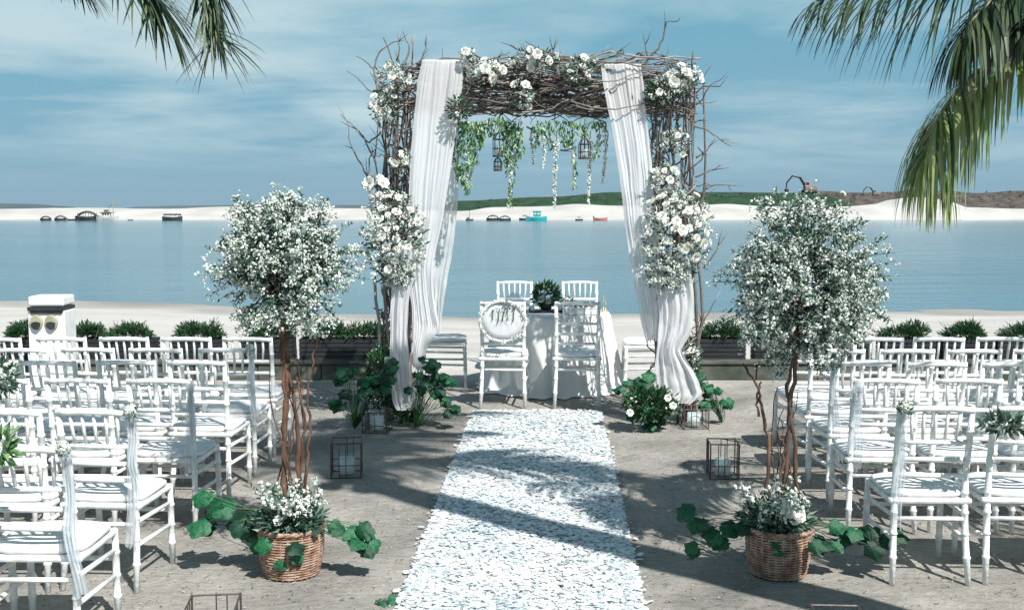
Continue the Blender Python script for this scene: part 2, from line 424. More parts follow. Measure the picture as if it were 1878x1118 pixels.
def profile_bank(name, mat, top, Y, depth, base=-1.2, step=4, rough=.15, label=None, lip=.35):
    """long bank whose crest follows the given (pixel x, pixel y) outline at distance Y"""
    pts = [at(px, py, Y) for px, py in top]
    b = MB(); X = []; x = pts[0].x
    while x <= pts[-1].x: X.append(x); x += step
    rows = [(-depth * 1.0, 0), (-depth * .86, .16), (-depth * .55, .55), (-depth * .25, .9), (0, 1.0), (depth * .3, .93), (depth * .8, .3), (depth, 0)]
    for dy, h in rows:
        for x in X:
            for i in range(len(pts) - 1):
                if pts[i].x <= x <= pts[i + 1].x + 1e-6: break
            t = (x - pts[i].x) / (pts[i + 1].x - pts[i].x); t = t * t * (3 - 2 * t)
            z = pts[i].z + (pts[i + 1].z - pts[i].z) * t
            ns = noise.noise(Vector((x * .12, dy * .3, Y))) + .5 * noise.noise(Vector((x * .5, dy, Y)))
            hh = base + (z - base) * h + rough * ns * (0.3 if h == 1 else 1) * (h > 0)
            b.v.append((x, Y + dy + 2 * noise.noise(Vector((x * .05, 9, Y))), hh))
    n = len(X)
    for j in range(len(rows) - 1):
        for i in range(n - 1):
            a = j * n + i; b.f.append((a, a + 1, a + n + 1, a + n))
    return b.build(name, mat, smooth_=True, kind='structure')

bank_sand = material('far_sand', (.40, .385, .37), .95, (.50, .485, .47), .15, .5, .8, bdist=.2)
profile_bank('sandbank', bank_sand, [(-900, 384), (0, 383), (140, 381), (300, 383), (420, 379), (560, 381), (650, 382), (760, 385), (850, 387), (905, 380), (960, 379), (1000, 378),
    (1060, 374), (1120, 377), (1200, 378), (1280, 376), (1330, 374), (1400, 378), (1500, 381), (1560, 378), (1610, 374), (1655, 363), (1690, 361), (1715, 364), (1765, 380), (1878, 383), (2300, 380), (2900, 384)],
    212, 20, base=-1.3, step=1.5, rough=.10)
green = material('grass_bank', (.008, .035, .016), .9, (.02, .06, .026), .35, .8, 1.2, bdist=.5)
profile_bank('grassy_bank', green, [(600, 396), (790, 378), (845, 368), (1000, 361), (1140, 352), (1280, 352), (1420, 353), (1500, 355), (1560, 372), (1620, 392)], 262, 22, step=1.5, rough=.25)
earth = material('dark_earth', (.05, .045, .042), .95, (.11, .09, .08), .4, .8, 1.2, bdist=.6)
profile_bank('earth_bank', earth, [(1380, 390), (1440, 366), (1500, 350), (1560, 353), (1640, 352), (1680, 347), (1740, 351), (1800, 354), (1860, 350), (1950, 349), (2300, 352), (2900, 362)], 266, 20, step=1.2, rough=.5)
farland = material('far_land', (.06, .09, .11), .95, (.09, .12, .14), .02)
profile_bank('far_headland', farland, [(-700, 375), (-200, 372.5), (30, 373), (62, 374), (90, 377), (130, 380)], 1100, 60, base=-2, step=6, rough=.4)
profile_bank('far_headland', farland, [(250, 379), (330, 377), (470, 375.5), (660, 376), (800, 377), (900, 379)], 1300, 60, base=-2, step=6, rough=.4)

# ------------------------------------------------------------------ boats and machines on the far shore
def hull(mb, L_, Wd, H, zb=-.25):
    rings = []
    for t in np.linspace(0, 1, 9):
        x = (t - .5) * L_; w_ = Wd / 2 * max(.04, (sin(pi * (.12 + .80 * t)) ** .7 if t > .3 else .72 + .9 * t * .5 )); s_ = .35 * H * (abs(t - .45) / .5) ** 2
        if t < .01: w_ = Wd * .3
        rings.append([Vector((x, -w_ * .5, zb)), Vector((x, w_ * .5, zb)), Vector((x, w_ * .92, H * .55 + s_)), Vector((x, w_, H + s_)), Vector((x, -w_, H + s_)), Vector((x, -w_ * .92, H * .55 + s_))])
    mb.rings(rings)
def make_boat(label, px, py, wpx, kind, hm='boat_dark', Y=186, cat='boat', flip=1, name='moored_boat', group='boats moored along the far sandbank'):
    p = at(px, py, Y); p.z = -.6
    t = thing(name, label, cat, p, 0 if flip > 0 else pi, group)
    L_ = wpx * Y / FPX; H = L_ * .16
    h = MB(); hull(h, L_, L_ * .30, H); h.build('hull', M[hm], t)
    g2 = MB(); 
    for s_ in (-1, 1): g2.tube([(-L_ * .45, s_ * L_ * .115, H * 1.28), (0, s_ * L_ * .15, H * 1.06), (L_ * .25, s_ * L_ * .13, H * 1.12)], L_ * .009, 4)
    g2.build('gunwale', M['boat_white'], t)
    if kind in ('canopy', 'dome'):
        c = MB(); n = 10
        hh = L_ * (.42 if kind == 'dome' else .34)
        rows = []
        for i in range(n + 1):
            x = (-.42 + .84 * i / n) * L_; k = sin(pi * i / n) ** .6 if kind == 'dome' else 1
            zt = H * 1.3 + (hh - H * 1.3) * k
            rows.append([Vector((x, L_ * .15 * cos(a), zt * (.82 + .18 * sin(a)))) for a in np.linspace(0, pi, 7)])
        th = [[q - Vector((0, 0, .06)) for q in reversed(r)] for r in rows]
        c.rings([r + q for r, q in zip(rows, th)]); c.build('canopy', M['boat_dark'], t)
        for i in range(4):
            x = (-.36 + .24 * i) * L_
            for s_ in (-1, 1):
                MB().tube([(x, s_ * L_ * .14, H), (x, s_ * L_ * .14, hh * .82)], L_ * .01, 5).build('canopy_post', M['dark'], t)
    if kind == 'cabin':
        MB().box((-L_ * .05, 0, H + L_ * .10), (L_ * .42, L_ * .2, L_ * .2), bevel=.05).build('cabin', M['boat_white'], t)
        MB().box((-L_ * .02, 0, H + L_ * .215), (L_ * .62, L_ * .26, L_ * .03)).build('cabin_roof', M['boat_dark'], t)
        for i in range(3):
            MB().box((-L_ * .17 + i * L_ * .12, -L_ * .1 - .012, H + L_ * .13), (L_ * .07, .03, L_ * .07)).build('window', M['dark'], t)
        MB().box((-L_ * .03, 0, H + L_ * .30), (L_ * .24, L_ * .14, L_ * .13), bevel=.04).build('wheelhouse', M['boat_tan'], t)
        MB().box((-L_ * .03, -L_ * .07 - .02, H + L_ * .31), (L_ * .16, .03, L_ * .05)).build('window', M['dark'], t)
        MB().tube([(L_ * .3, 0, H), (L_ * .26, 0, L_ * .95)], [L_ * .02, L_ * .012], 6).build('mast', M['boat_tan'], t)
        MB().tube([(L_ * .27, 0, L_ * .8), (L_ * .02, 0, H + L_ * .4)], L_ * .008, 4).build('stay', M['dark'], t)
    if kind == 'small_cabin':
        MB().box((L_ * .02, 0, H + L_ * .14), (L_ * .36, L_ * .2, L_ * .26), bevel=.04).build('cabin', M['boat_teal' if hm == 'boat_teal' else 'boat_white'], t)
        MB().box((L_ * .02, 0, H + L_ * .285), (L_ * .48, L_ * .25, L_ * .035)).build('cabin_roof', M['boat_teal' if hm == 'boat_teal' else 'boat_dark'], t)
        for i in range(2):
            MB().box((-L_ * .07 + i * L_ * .17, -L_ * .1 - .012, H + L_ * .18), (L_ * .1, .03, L_ * .09)).build('window', M['boat_white'], t)
        MB().tube([(-L_ * .35, 0, H), (-L_ * .35, 0, L_ * .5)], L_ * .012, 5).build('mast', M['boat_white'], t)
    if kind == 'open':
        for k in (-.22, .1):
            MB().box((L_ * k, 0, H * 1.12), (L_ * .07, L_ * .26, .05)).build('bench', M['boat_tan'], t)
        MB().box((-L_ * .48, 0, H * 1.5), (L_ * .07, L_ * .09, L_ * .14), bevel=.03).build('outboard_motor', M['dark'], t)
    if kind == 'masted':
        MB().tube([(0, 0, H), (0, 0, L_ * 1.6)], [L_ * .03, L_ * .015], 5).build('mast', M['dark'], t)
        MB().box((-L_ * .2, 0, H + L_ * .12), (L_ * .34, L_ * .2, L_ * .22), bevel=.03).build('cabin', M['boat_dark'], t)
    return t
make_boat('dark boat with rounded cover, leftmost of the boats on the far sandbank', 84, 398, 20, 'dome')
make_boat('dark boat with rounded cover, second from the left on the far shore', 111, 398, 22, 'dome')
make_boat('small open dark boat between the covered boats and the long low one', 131, 398, 15, 'open')
make_boat('long low dark boat with canopy beside the white cabin boat', 160, 399, 42, 'dome')
make_boat('white cabin boat with dark roof, tan wheelhouse and mast', 197, 398, 38, 'cabin', 'boat_white')
make_boat('tiny dark dinghy right of the white cabin boat', 239, 398, 9, 'open')
make_boat('dark boat under flat black canopy, alone on left sandbank', 316, 399, 36, 'canopy', 'boat_dark')
make_boat('small dark masted boat beside the left drape of the arch', 861, 404, 14, 'masted')
make_boat('dark boat with domed canopy seen through the arch, left one of the pair', 904, 404, 24, 'dome')
make_boat('dark boat with domed canopy seen through the arch, right one of the pair', 926, 404, 22, 'dome', Y=184)
make_boat('small grey boat with low cabin just left of the teal boat', 962, 404, 20, 'small_cabin', 'boat_dark', Y=189)
make_boat('teal cabin boat with dark hull moored in the middle of the arch', 984, 404, 38, 'small_cabin', 'boat_teal', Y=184)
make_boat('small dark boat with white cabin between teal and red boats', 1062, 405, 14, 'small_cabin', 'boat_dark')
make_boat('faded red open boat beside the right drape of the arch', 1101, 405, 26, 'open', 'boat_red')

def make_excavator(label, base, sc, flip):
    t = thing('excavator', label, 'excavator', base, 0, 'excavators on the dark earth bank')
    s_ = sc; f = flip
    for y in (-1.1, 1.1):
        MB().box((0, y * s_, .4 * s_), (3.4 * s_, .5 * s_, .8 * s_), bevel=.3 * s_).build('track', M['dark'], t)
    MB().box((.3 * f * s_, 0, 1.3 * s_), (3.2 * s_, 2.2 * s_, 1.0 * s_), bevel=.15 * s_).build('body', M['excavator'], t)
    cab = MB().box((-.7 * f * s_, -.55 * s_, 2.2 * s_), (1.2 * s_, .9 * s_, 1.3 * s_), bevel=.1 * s_).build('cab', M['boat_tan'], t)
    MB().box((-.7 * f * s_, -1.02 * s_, 2.35 * s_), (.8 * s_, .04, .7 * s_)).build('window', M['dark'], cab)
    MB().tube([(-1.0 * f * s_, 0, 1.6 * s_), (-2.4 * f * s_, 0, 3.9 * s_), (-4.3 * f * s_, 0, 4.3 * s_)], [.32 * s_, .34 * s_, .2 * s_], 6).build('boom', M['dark'], t)
    MB().tube([(-4.2 * f * s_, 0, 4.4 * s_), (-5.7 * f * s_, 0, 2.6 * s_), (-5.8 * f * s_, 0, 1.2 * s_)], [.22 * s_, .2 * s_, .15 * s_], 6).build('stick', M['dark'], t)
    MB().box((-5.7 * f * s_, 0, .7 * s_), (.9 * s_, 1.1 * s_, .9 * s_), bevel=.2 * s_).build('bucket', M['dark'], t)
    return t
make_excavator('excavator with raised arched boom on the end of the green bank', at(1484, 354, 262), .95, 1)
make_excavator('smaller excavator with folded arm on the dark earth bank', at(1606, 360, 262), .52, 1)

# ------------------------------------------------------------------ low wall and planters
def low_wall(x0, x1, label):
    t = thing('low_wall', label, 'wall', ((x0 + x1) / 2, 11.42, 0), 0)
    n = int((x1 - x0) / .62); w_ = (x1 - x0) / n
    for i in range(n):
        MB().box((-(x1 - x0) / 2 + (i + .5) * w_, R(-.004, .004), .085), (w_ - .008, .16, .17), bevel=.012).build('block', M['wall'], t)
    MB().box((0, 0, .186), (x1 - x0 + .01, .21, .03), bevel=.006).build('coping', M['wall'], t)
    return t
low_wall(-8.0, -1.34, 'low shade-toned garden wall behind the left block of chairs')
low_wall(1.92, 9.0, 'low shade-toned garden wall right of the arch, behind the right chairs')

def foliage(mb, c, rad, n, ln, w_, hemi=False, jitter=.5):
    c = Vector(c)
    for _ in range(n):
        d = rv()
        if hemi and d.z < -.1: d.z = -d.z * .5
        r = R(.3, 1) ** .5
        p = c + Vector((d.x * rad[0], d.y * rad[1], d.z * rad[2])) * r * R(.8, 1.08)
        q = (d + rv() * jitter + Vector((0, 0, .3))).normalized()
        mb.leaf(p, q, rv(), ln * R(.6, 1.3), w_ * R(.7, 1.2))
def planter(px, label, dark=False, wd=.56):
    p = at(px, 650, 11.62); p.z = .125
    t = thing('planter_box', label, 'planter', p, R(-.04, .04), 'slatted planters along the beach wall')
    for k in range(6):
        zz = .035 + k * .047
        for s_ in (-1, 1):
            MB().box((0, s_ * .11, zz), (wd, .016, .039)).build('slat', M['planter'], t)
        for s_ in (-1, 1):
            MB().box((s_ * (wd / 2 - .008), 0, zz), (.016, .2, .039)).build('slat', M['planter'], t)
    MB().box((0, 0, .14), (wd - .04, .19, .25)).build('soil', M['dark'], t)
    sh = thing('low_shrub', label.replace('planter box', 'shrub growing in planter').replace('black slatted', 'leafy green'), 'shrub', p + Vector((0, 0, .28)), 0, 'shrubs in the planters')
    k_ = R(.7, 1.35); f = MB(); foliage(f, (R(-.05, .05), 0, .02), (wd * R(.38, .54), .15, .11 * k_), int(750 * k_), .055, .016, True); foliage(f, (R(-.2, .2), 0, .04), (.10, .10, .14 * k_), 160, .06, .014, True); foliage(f, (R(-.1, .1), 0, .08), (wd * .28, .13, .10), 350, .05, .018, True)
    f.build('foliage', M['leaf'], sh, kind='stuff')
    st = MB()
    for _ in range(14): st.tube(wiggle((R(-.15, .15), R(-.05, .05), -.1), (R(-.24, .24), R(-.12, .12), R(.08, .2)), .02, 4), .003, 3)
    st.build('stems', M['twig'], sh, kind='stuff')
    return t
pl = [(-60, 'black slatted planter box at the left end of the beach wall'),
      (58, 'black slatted planter box left of the white dispenser post'),
      (150, 'black slatted planter box right of the white dispenser post'),
      (240, 'black slatted planter box behind the third front-row chair on the left'),
      (365, 'black slatted planter box behind the fourth front-row chair on the left'),
      (492, 'black slatted planter box behind the left flower tree trunk'),
      (600, 'black slatted planter box between left flower tree and arch'),
      (672, 'black slatted planter box touching the left arch post'),
      (1316, 'black slatted planter box just right of the arch'),
      (1428, 'black slatted planter box under the right flower tree crown'),
      (1545, 'black slatted planter box right of the right flower tree stems'),
      (1660, 'black slatted planter box behind the first front-row chair on the right'),
      (1768, 'black slatted planter box behind the second front-row chair on the right'),
      (1870, 'black slatted planter box at the right edge of the photo')]
for a in pl: planter(*a)

# ------------------------------------------------------------------ white post with two round dials
def dispenser():
    p = at(98, 640, 11.1); p.z = 0
    t = thing('dispenser_post', 'white square post with dark band and two round yellow dials', 'post', p, .02)
    MB().box((0, 0, .385), (.37, .3, .77), bevel=.012).build('body', M['white_paint'], t)
    MB().box((0, 0, .865), (.36, .3, .10), bevel=.02).build('cap', M['white_paint'], t)
    MB().box((0, -.01, .79), (.355, .33, .036)).build('band', M['dark'], t)
    MB().box((.005, -.02, .755), (.31, .29, .03)).build('band', M['dark'], t)
    for s_ in (-1, 1):
        c = Vector((s_ * .075 - .02, -.153, .655)); d = MB()
        d.rings([[c + Vector((r * cos(a), y, r * 1.15 * sin(a))) for a in np.linspace(2 * pi, 0, 20, endpoint=False)] for r, y in ((.066, 0), (.066, -.02), (.056, -.026))])
        o = d.build('dial', M['yellow'], t)
        h = MB(); c2 = c + Vector((0, -.028, -.006)); h.rings([[c2 + Vector((.047 * cos(a), y, .060 * sin(a) * (1 if sin(a) < 0 else .35) - .008)) for a in np.linspace(2 * pi, 0, 18, endpoint=False)] for y in (0, -.006)])
        h.build('dial_face', M['dark'], o)
dispenser()

# ------------------------------------------------------------------ chairs
def make_chair():
    t = bpy.data.objects.new('ladder_back_chair', None); C.objects.link(t)
    wp = M['chair_paint']
    def turned(pts, r, rings_at, n=10):
        P = []; Rr = []
        pts = [Vector(p) for p in pts]
        segs = len(pts) - 1
        tot = [0]
        for i in range(segs): tot.append(tot[-1] + (pts[i + 1] - pts[i]).length)
        def ev(s_):
            for i in range(segs):
                if s_ <= tot[i + 1] + 1e-9: return pts[i].lerp(pts[i + 1], (s_ - tot[i]) / (tot[i + 1] - tot[i]))
            return pts[-1]
        keys = [(0, r * .85), (tot[-1], r * .8)] + [(q, r) for q in tot[1:-1]]
        for q in rings_at:
            keys += [(q - .010, r), (q - .004, r * 1.28), (q + .004, r * 1.28), (q + .010, r)]
        keys = sorted(k for k in keys if 0 <= k[0] <= tot[-1])
        return MB().tube([ev(k[0]) for k in keys], [k[1] for k in keys], n)
    for s_ in (-1, 1):
        turned([(s_ * .192, -.235, 0), (s_ * .182, -.195, .25), (s_ * .178, -.180, .44), (s_ * .178, -.19, .60), (s_ * .182, -.235, .925)], .0165,
               [.14, .26, .37, .475, .64, .80]).build('back_post', wp, t, True)
        turned([(s_ * .200, .215, 0), (s_ * .200, .205, .43)], .0165, [.12, .22, .33]).build('front_leg', wp, t, True)
    sf = MB().box((0, .012, .428), (.425, .43, .03), bevel=.012).build('seat_frame', wp, t)
    # cushion: a soft pad with puffed top
    c = MB(); n = 10; rows = []
    def pad(z, k): 
        ring = []
        for i in range(32):
            a = 2 * pi * i / 32; ca, sa = cos(a), sin(a)
            ring.append(Vector((k * .205 * math.copysign(abs(ca) ** .42, ca), .015 + k * .205 * math.copysign(abs(sa) ** .42, sa), z + .003 * sin(a * 5))))
        return ring
    c.rings([pad(.444, .90), pad(.448, .99), pad(.456, 1.02), pad(.465, 1.02), pad(.473, .99), pad(.479, .92), pad(.483, .75), pad(.485, .4)])
    c.build('cushion', M['cushion'], t, True)
    MB().tube([(-.190, -.236, .905), (-.1, -.242, .912), (0, -.243, .914), (.1, -.242, .912), (.190, -.236, .905)], .0155, 8).build('top_rail', wp, t, True)
    for z, y in ((.735, -.208), (.645, -.197), (.560, -.189)):
        MB().tube([(-.178, y, z), (0, y - .004, z), (.178, y, z)], [.0125, .0135, .0125], 8).build('back_rail', wp, t, True)
    for k in range(5):
        x = -.118 + k * .059
        MB().tube([(x * .92, -.209, .738), (x, -.224, .83), (x * 1.02, -.240, .912)], [.008, .0095, .008], 6).build('spindle', wp, t, True)
    for y, z in ((-.19, .335), (.21, .30)):
        MB().tube([(-.185, y, z), (.185, y, z)], .0115, 6).build('stretcher', wp, t, True)
    for s_ in (-1, 1):
        for z in (.23, .35):
            MB().tube([(s_ * .184, -.195, z), (s_ * .198, .21, z - .01)], .0115, 6).build('stretcher', wp, t, True)
    return t
proto = make_chair(); used = [False]
def place_chair(x, y, rz, label, group, scale=1.0, z=0):
    c = copy_tree(proto) if used[0] else proto
    used[0] = True
    c.location = (x, y, z); c.rotation_euler = (0, 0, rz); c.scale = (scale,) * 3
    return tag(c, label, 'chair', group)
ordn = ['nearest', 'second', 'third', 'fourth', 'fifth', 'sixth']
seat = ['aisle seat', 'second seat from the aisle', 'third seat from the aisle', 'fourth seat from the aisle', 'fifth seat from the aisle', 'sixth seat from the aisle']
Lrows = [4.25, 5.03, 5.95, 6.65, 7.25, 7.85]; Lx = [-1.75, -1.76, -1.76, -1.75, -1.74, -1.73]; Ln = [2, 3, 4, 4, 5, 5]
Rrows = [5.12, 5.95, 6.60, 7.20, 7.85]; Rx = [1.845, 1.90, 1.955, 1.99, 2.03]; Rn = [3, 3, 4, 4, 5]
SC = .945
aisle = []
for side, rows, X0, cnt in (('left', Lrows, Lx, Ln), ('right', Rrows, Rx, Rn)):
    s_ = -1 if side == 'left' else 1
    for r, (y, x0, n) in enumerate(zip(rows, X0, cnt)):
        for k in range(n):
            cxk = x0 + s_ * (.19 * SC + k * .452) + R(-.008, .008) * (k > 0)
            rr = 'nearest row' if r == 0 else (ordn[r] + ' row from the front edge of the picture' if False else ordn[r] + '-nearest row')
            if r == len(rows) - 1: rr = 'farthest row'
            lab = 'white ladder-back chair, %s of the %s block, %s' % (rr, side, seat[k])
            yy = y + .235 * SC + R(-.02, .02) * (k > 0)
            place_chair(cxk, yy, YAW + R(-.05, .05), lab, 'guest chairs in rows, %s block' % side, SC)
            if k == 0: aisle.append((side, r, cxk, yy, s_))

# table chairs
A1 = ground(922, 750); A2 = ground(1060, 750)
GT = 'chairs around the white table'
place_chair(A1.x + .01, A1.y + .245, YAW, 'white ladder-back chair with sheer round hoop, left front of the table', GT, 1.05)
place_chair(A2.x, A2.y + .245, YAW, 'white ladder-back chair, right front of the table, nothing on its back', GT, 1.05)
place_chair(.02, 12.1, pi + YAW, 'white ladder-back chair behind the table on the left', GT, 1.05)
place_chair(.76, 12.1, pi + YAW, 'white ladder-back chair behind the table on the right', GT, 1.05)
place_chair(-.70, 11.05, -pi / 2 + .05, 'white ladder-back chair at the left end, back hidden by the drape', GT, 1.05)
place_chair(1.34, 10.75, pi / 2 - .05, 'white ladder-back chair at the right end, back behind the drape', GT, 1.05)

# sheer hoop on the left front chair
def hoop():
    t = thing('bridal_hoop', 'round white hoop of sheer tulle tied on the left front table chair', 'hoop', (A1.x + .0, A1.y - .03, .80), YAW)
    rr = .205
    MB().tube([(rr * cos(a), -.012 * sin(a), rr * .88 * sin(a)) for a in np.linspace(0, 2 * pi, 33)], .013, 8).build('ring', M['white_paint'], t, True)
    s_ = MB(); n = 24; rows = []
    for r_ in (0.01, .07, .13, .19):
        rows.append([Vector((r_ * cos(a), .004 * sin(a * 6 + r_ * 30), r_ * .88 * sin(a))) for a in np.linspace(2 * pi, 0, n, endpoint=False)])
    back = [[q + Vector((0, .004, 0)) for q in r_] for r_ in reversed(rows)]
    s_.rings(rows + back, True); s_.build('tulle_disc', M['drape'], t, True)
    for k in range(5):
        x = -.09 + k * .045
        MB().tube(wiggle((x, -.016, .0 + R(-.02, .02)), (x + R(-.01, .02), -.018, .11 + R(-.03, .03)), .008, 4), .004, 4).build('sprig', M['leaf'], t)
        lf = MB()
        for q in range(4): lf.leaf(Vector((x + R(-.02, .02), -.02, R(.07, .13))), rv(), Vector((0, -1, 0)), .022, .010)
        lf.build('sprig_leaves', M['leaf'], t, kind='stuff')
    b = MB()
    for k in range(160):
        a = R(0, 2 * pi); b.dot(Vector((rr * cos(a), -.015, rr * .88 * sin(a))) + rv() * .022, .010)
    b.build('blossoms', M['blossom'], t, kind='stuff')
hoop()

# chiffon sashes with a flower ball on the aisle chairs
def ribbon_mesh(L_, w0, w1, sway, nf=3, seed=0):
    m = MB(); rows = 26; cols = 12; ph = R(0, 6)
    for i in range(rows + 1):
        t = i / rows; wd = w0 + (w1 - w0) * t
        for j in range(cols + 1):
            s_ = j / cols - .5
            m.v.append((s_ * wd + sway * t * t + .006 * sin(t * 9 + ph), .012 * sin(s_ * 2 * pi * nf + ph + t * 2) + .008 * sin(t * 7), -L_ * t - .012 * sin(s_ * 9 + ph) * (i == rows)))
    k = cols + 1
    for i in range(rows):
        for j in range(cols):
            a = i * k + j; m.f.append((a, a + 1, a + k + 1, a + k))
    return m
for side, r, x, y, s_ in aisle:
    if (side, r) in (('left', 3), ('left', 5), ('right', 3), ('right', 4)): continue
    px = x - s_ * .182 * SC; py_ = y - .262 * SC
    rn = 'nearest row' if r == 0 else ordn[r] + '-nearest row'
    t = thing('chair_sash', 'pale blue chiffon sash on the aisle post, %s, %s block' % (rn, side), 'sash', (px, py_, .84), YAW, 'sashes on the aisle chairs')
    ribbon_mesh(R(.45, .62), .035, R(.045, .07), R(-.03, .05)).build('ribbon', M['tulle'], t, True)
    ribbon_mesh(R(.3, .42), .025, .05, R(-.06, .02)).build('ribbon', M['tulle'], t, True)
    kn = MB().lathe([(.004, -.03), (.024, -.02), (.03, 0), (.022, .022), (.004, .03)], 10); kn.build('knot', M['tulle'], t, True)
    ball = (side == 'left' and r in (4, 0, 1)) or (side == 'right' and r in (0, 2))
    if ball:
        fb = thing('flower_ball', 'small ball of %s blossoms tied to the aisle chair, %s, %s block' % ('pale green' if side == 'right' else 'white', rn, side), 'flower ball', (px, py_ - .02, .87), 0, 'flower balls on the aisle chairs')
        b = MB()
        for _ in range(240): q = rv(); b.dot(q * R(.016, .029) + Vector((0, 0, .01)), .0075, q.copy())
        b.build('blossoms', M['blossom'], fb, kind='stuff')
        lf = MB(); foliage(lf, (0, 0, 0), (.03, .03, .03), 40 if side == 'left' else 110, .022, .010); lf.build('leaves', M['leaf_gray'], fb, kind='stuff')

# ------------------------------------------------------------------ round table and what stands on it
TX, TY = .40, 10.95
def table():
    t = thing('banquet_table', 'round table hidden under the white floor-length cloth', 'table', (TX, TY, 0))
    MB().lathe([(.1, .728), (.55, .728), (.56, .735), (.56, .745), (.55, .752), (.1, .752)], 36).build('tabletop', M['white_paint'], t, True)
    MB().tube([(0, 0, .03), (0, 0, .73)], .05, 12).build('column', M['dark'], t, True)
    MB().lathe([(.05, 0), (.3, 0), (.3, .02), (.06, .05)], 24).build('base', M['dark'], t, True)
    c = MB(); n = 160; rings = []
    for r_, z, k in ((.05, .764, 0), (.3, .764, 0), (.52, .764, 0), (.575, .758, .02), (.592, .73, .1), (.60, .64, .3), (.62, .50, .5), (.645, .34, .75), (.67, .2, .95), (.70, .09, 1.1), (.73, .03, 1.3), (.76, .012, 1.5)):
        ring = []
        for i in range(n):
            a = 2 * pi * i / n
            f = (.5 * sin(a * 17 + .7) + .32 * sin(a * 29 + z * 2) + .3 * sin(a * 7 + 1 + z)) * .045 * k
            ring.append(Vector(((r_ + f) * cos(a), (r_ + f) * sin(a), z + (.004 * sin(a * 23) if z < .05 else 0))))
        rings.append(ring)
    c.rings(rings, False)
    o = c.build('tablecloth', M['cloth'], None, True); o.location = (TX, TY, 0)
    tag(o, 'white ruffled tablecloth falling to the sand over the round table', 'tablecloth')
table()
def rose_mesh(seed, mat):
    r0 = random.Random(seed); m = MB()
    for ring, (nn, rad, tilt, ln) in enumerate(((3, .10, 1.35, .62), (5, .26, 1.05, .72), (6, .44, .62, .80), (7, .58, .22, .78))):
        for i in range(nn):
            a = 2 * pi * i / nn + ring * .5 + r0.uniform(-.2, .2)
            out = Vector((cos(a), sin(a), 0)); side = Vector((-sin(a), cos(a), 0)); up = Vector((0, 0, 1))
            w_ = (.34, .42, .5, .56)[ring]
            b0 = out * rad * .3 + up * (.05 + .02 * ring)
            d = (out * cos(tilt) + up * sin(tilt))
            rows = []
            for j, (tt, ww) in enumerate(((0, .35), (.5, 1.0), (.85, .85), (1.0, .35))):
                cc = b0 + out * rad * .5 + d * ln * tt * .8 + out * (.16 * tt ** 3)
                rows.append([cc - side * w_ * ww - out * .12 * ww, cc + out * .05, cc + side * w_ * ww - out * .12 * ww])
            k = len(m.v)
            for rw in rows: m.v += [tuple(p * .62) for p in rw]
            for j in range(3):
                for q in range(2): a_ = k + j * 3 + q; m.f.append((a_, a_ + 1, a_ + 4, a_ + 3))
    return m.mesh('rose', mat, True)
ROSES = [rose_mesh(i, M['rose']) for i in range(4)]
DROSE = rose_mesh(9, M['darkrose'])
def put_rose(parent, p, n, r, me=None, name='rose'):
    n = Vector(n).normalized(); e = n.to_track_quat('Z', 'Y').to_euler(); 
    return link(name, me or rnd.choice(ROSES), parent, p, e, r)

def arrangement(label, loc, rad, n_rose, rose_r, n_blossom, n_leaf, name='flower_arrangement', cat='flowers', leafmat='leaf_gray', group='white flower arrangements on the arch', facing=(0, -1, .25), leafsize=.05, bl=.010):
    t = thing(name, label, cat, loc, 0, group)
    fc = Vector(facing).normalized(); placed = []
    tries = 0
    while len(placed) < n_rose and tries < 4000:
        tries += 1
        d = (rv() + fc * .7).normalized()
        p = Vector((d.x * rad[0], d.y * rad[1], d.z * rad[2])) * R(.6, 1.18)
        if any((p - q).length < rose_r * 1.15 for q in placed): continue
        placed.append(p); put_rose(t, p, (p + fc * .08 + rv() * .03), rose_r * R(.55, 1.05))
    b = MB()
    ncl = max(1, n_blossom // 14)
    for _ in range(ncl):
        d = (rv() + fc * .35).normalized(); k = R(.55, 1.22)
        p = Vector((d.x * rad[0], d.y * rad[1], d.z * rad[2])) * k
        for _ in range(14): b.dot(p + rv() * R(.004, .035), bl * R(.6, 1.2))
    if n_blossom: b.build('small_blossoms', M['blossom'], t, kind='stuff')
    lf = MB(); foliage(lf, (0, 0, 0), [r * 1.08 for r in rad], n_leaf, leafsize, leafsize * .38); lf.build('leaves', M[leafmat], t, kind='stuff')
    st = MB()
    for _ in range(16):
        d = rv(); st.tube(wiggle((0, 0, 0), Vector((d.x * rad[0], d.y * rad[1], d.z * rad[2])) * 1.15, .02, 4), .0035, 3)
    st.build('stems', M['bark_dark'], t, kind='stuff')
    return t

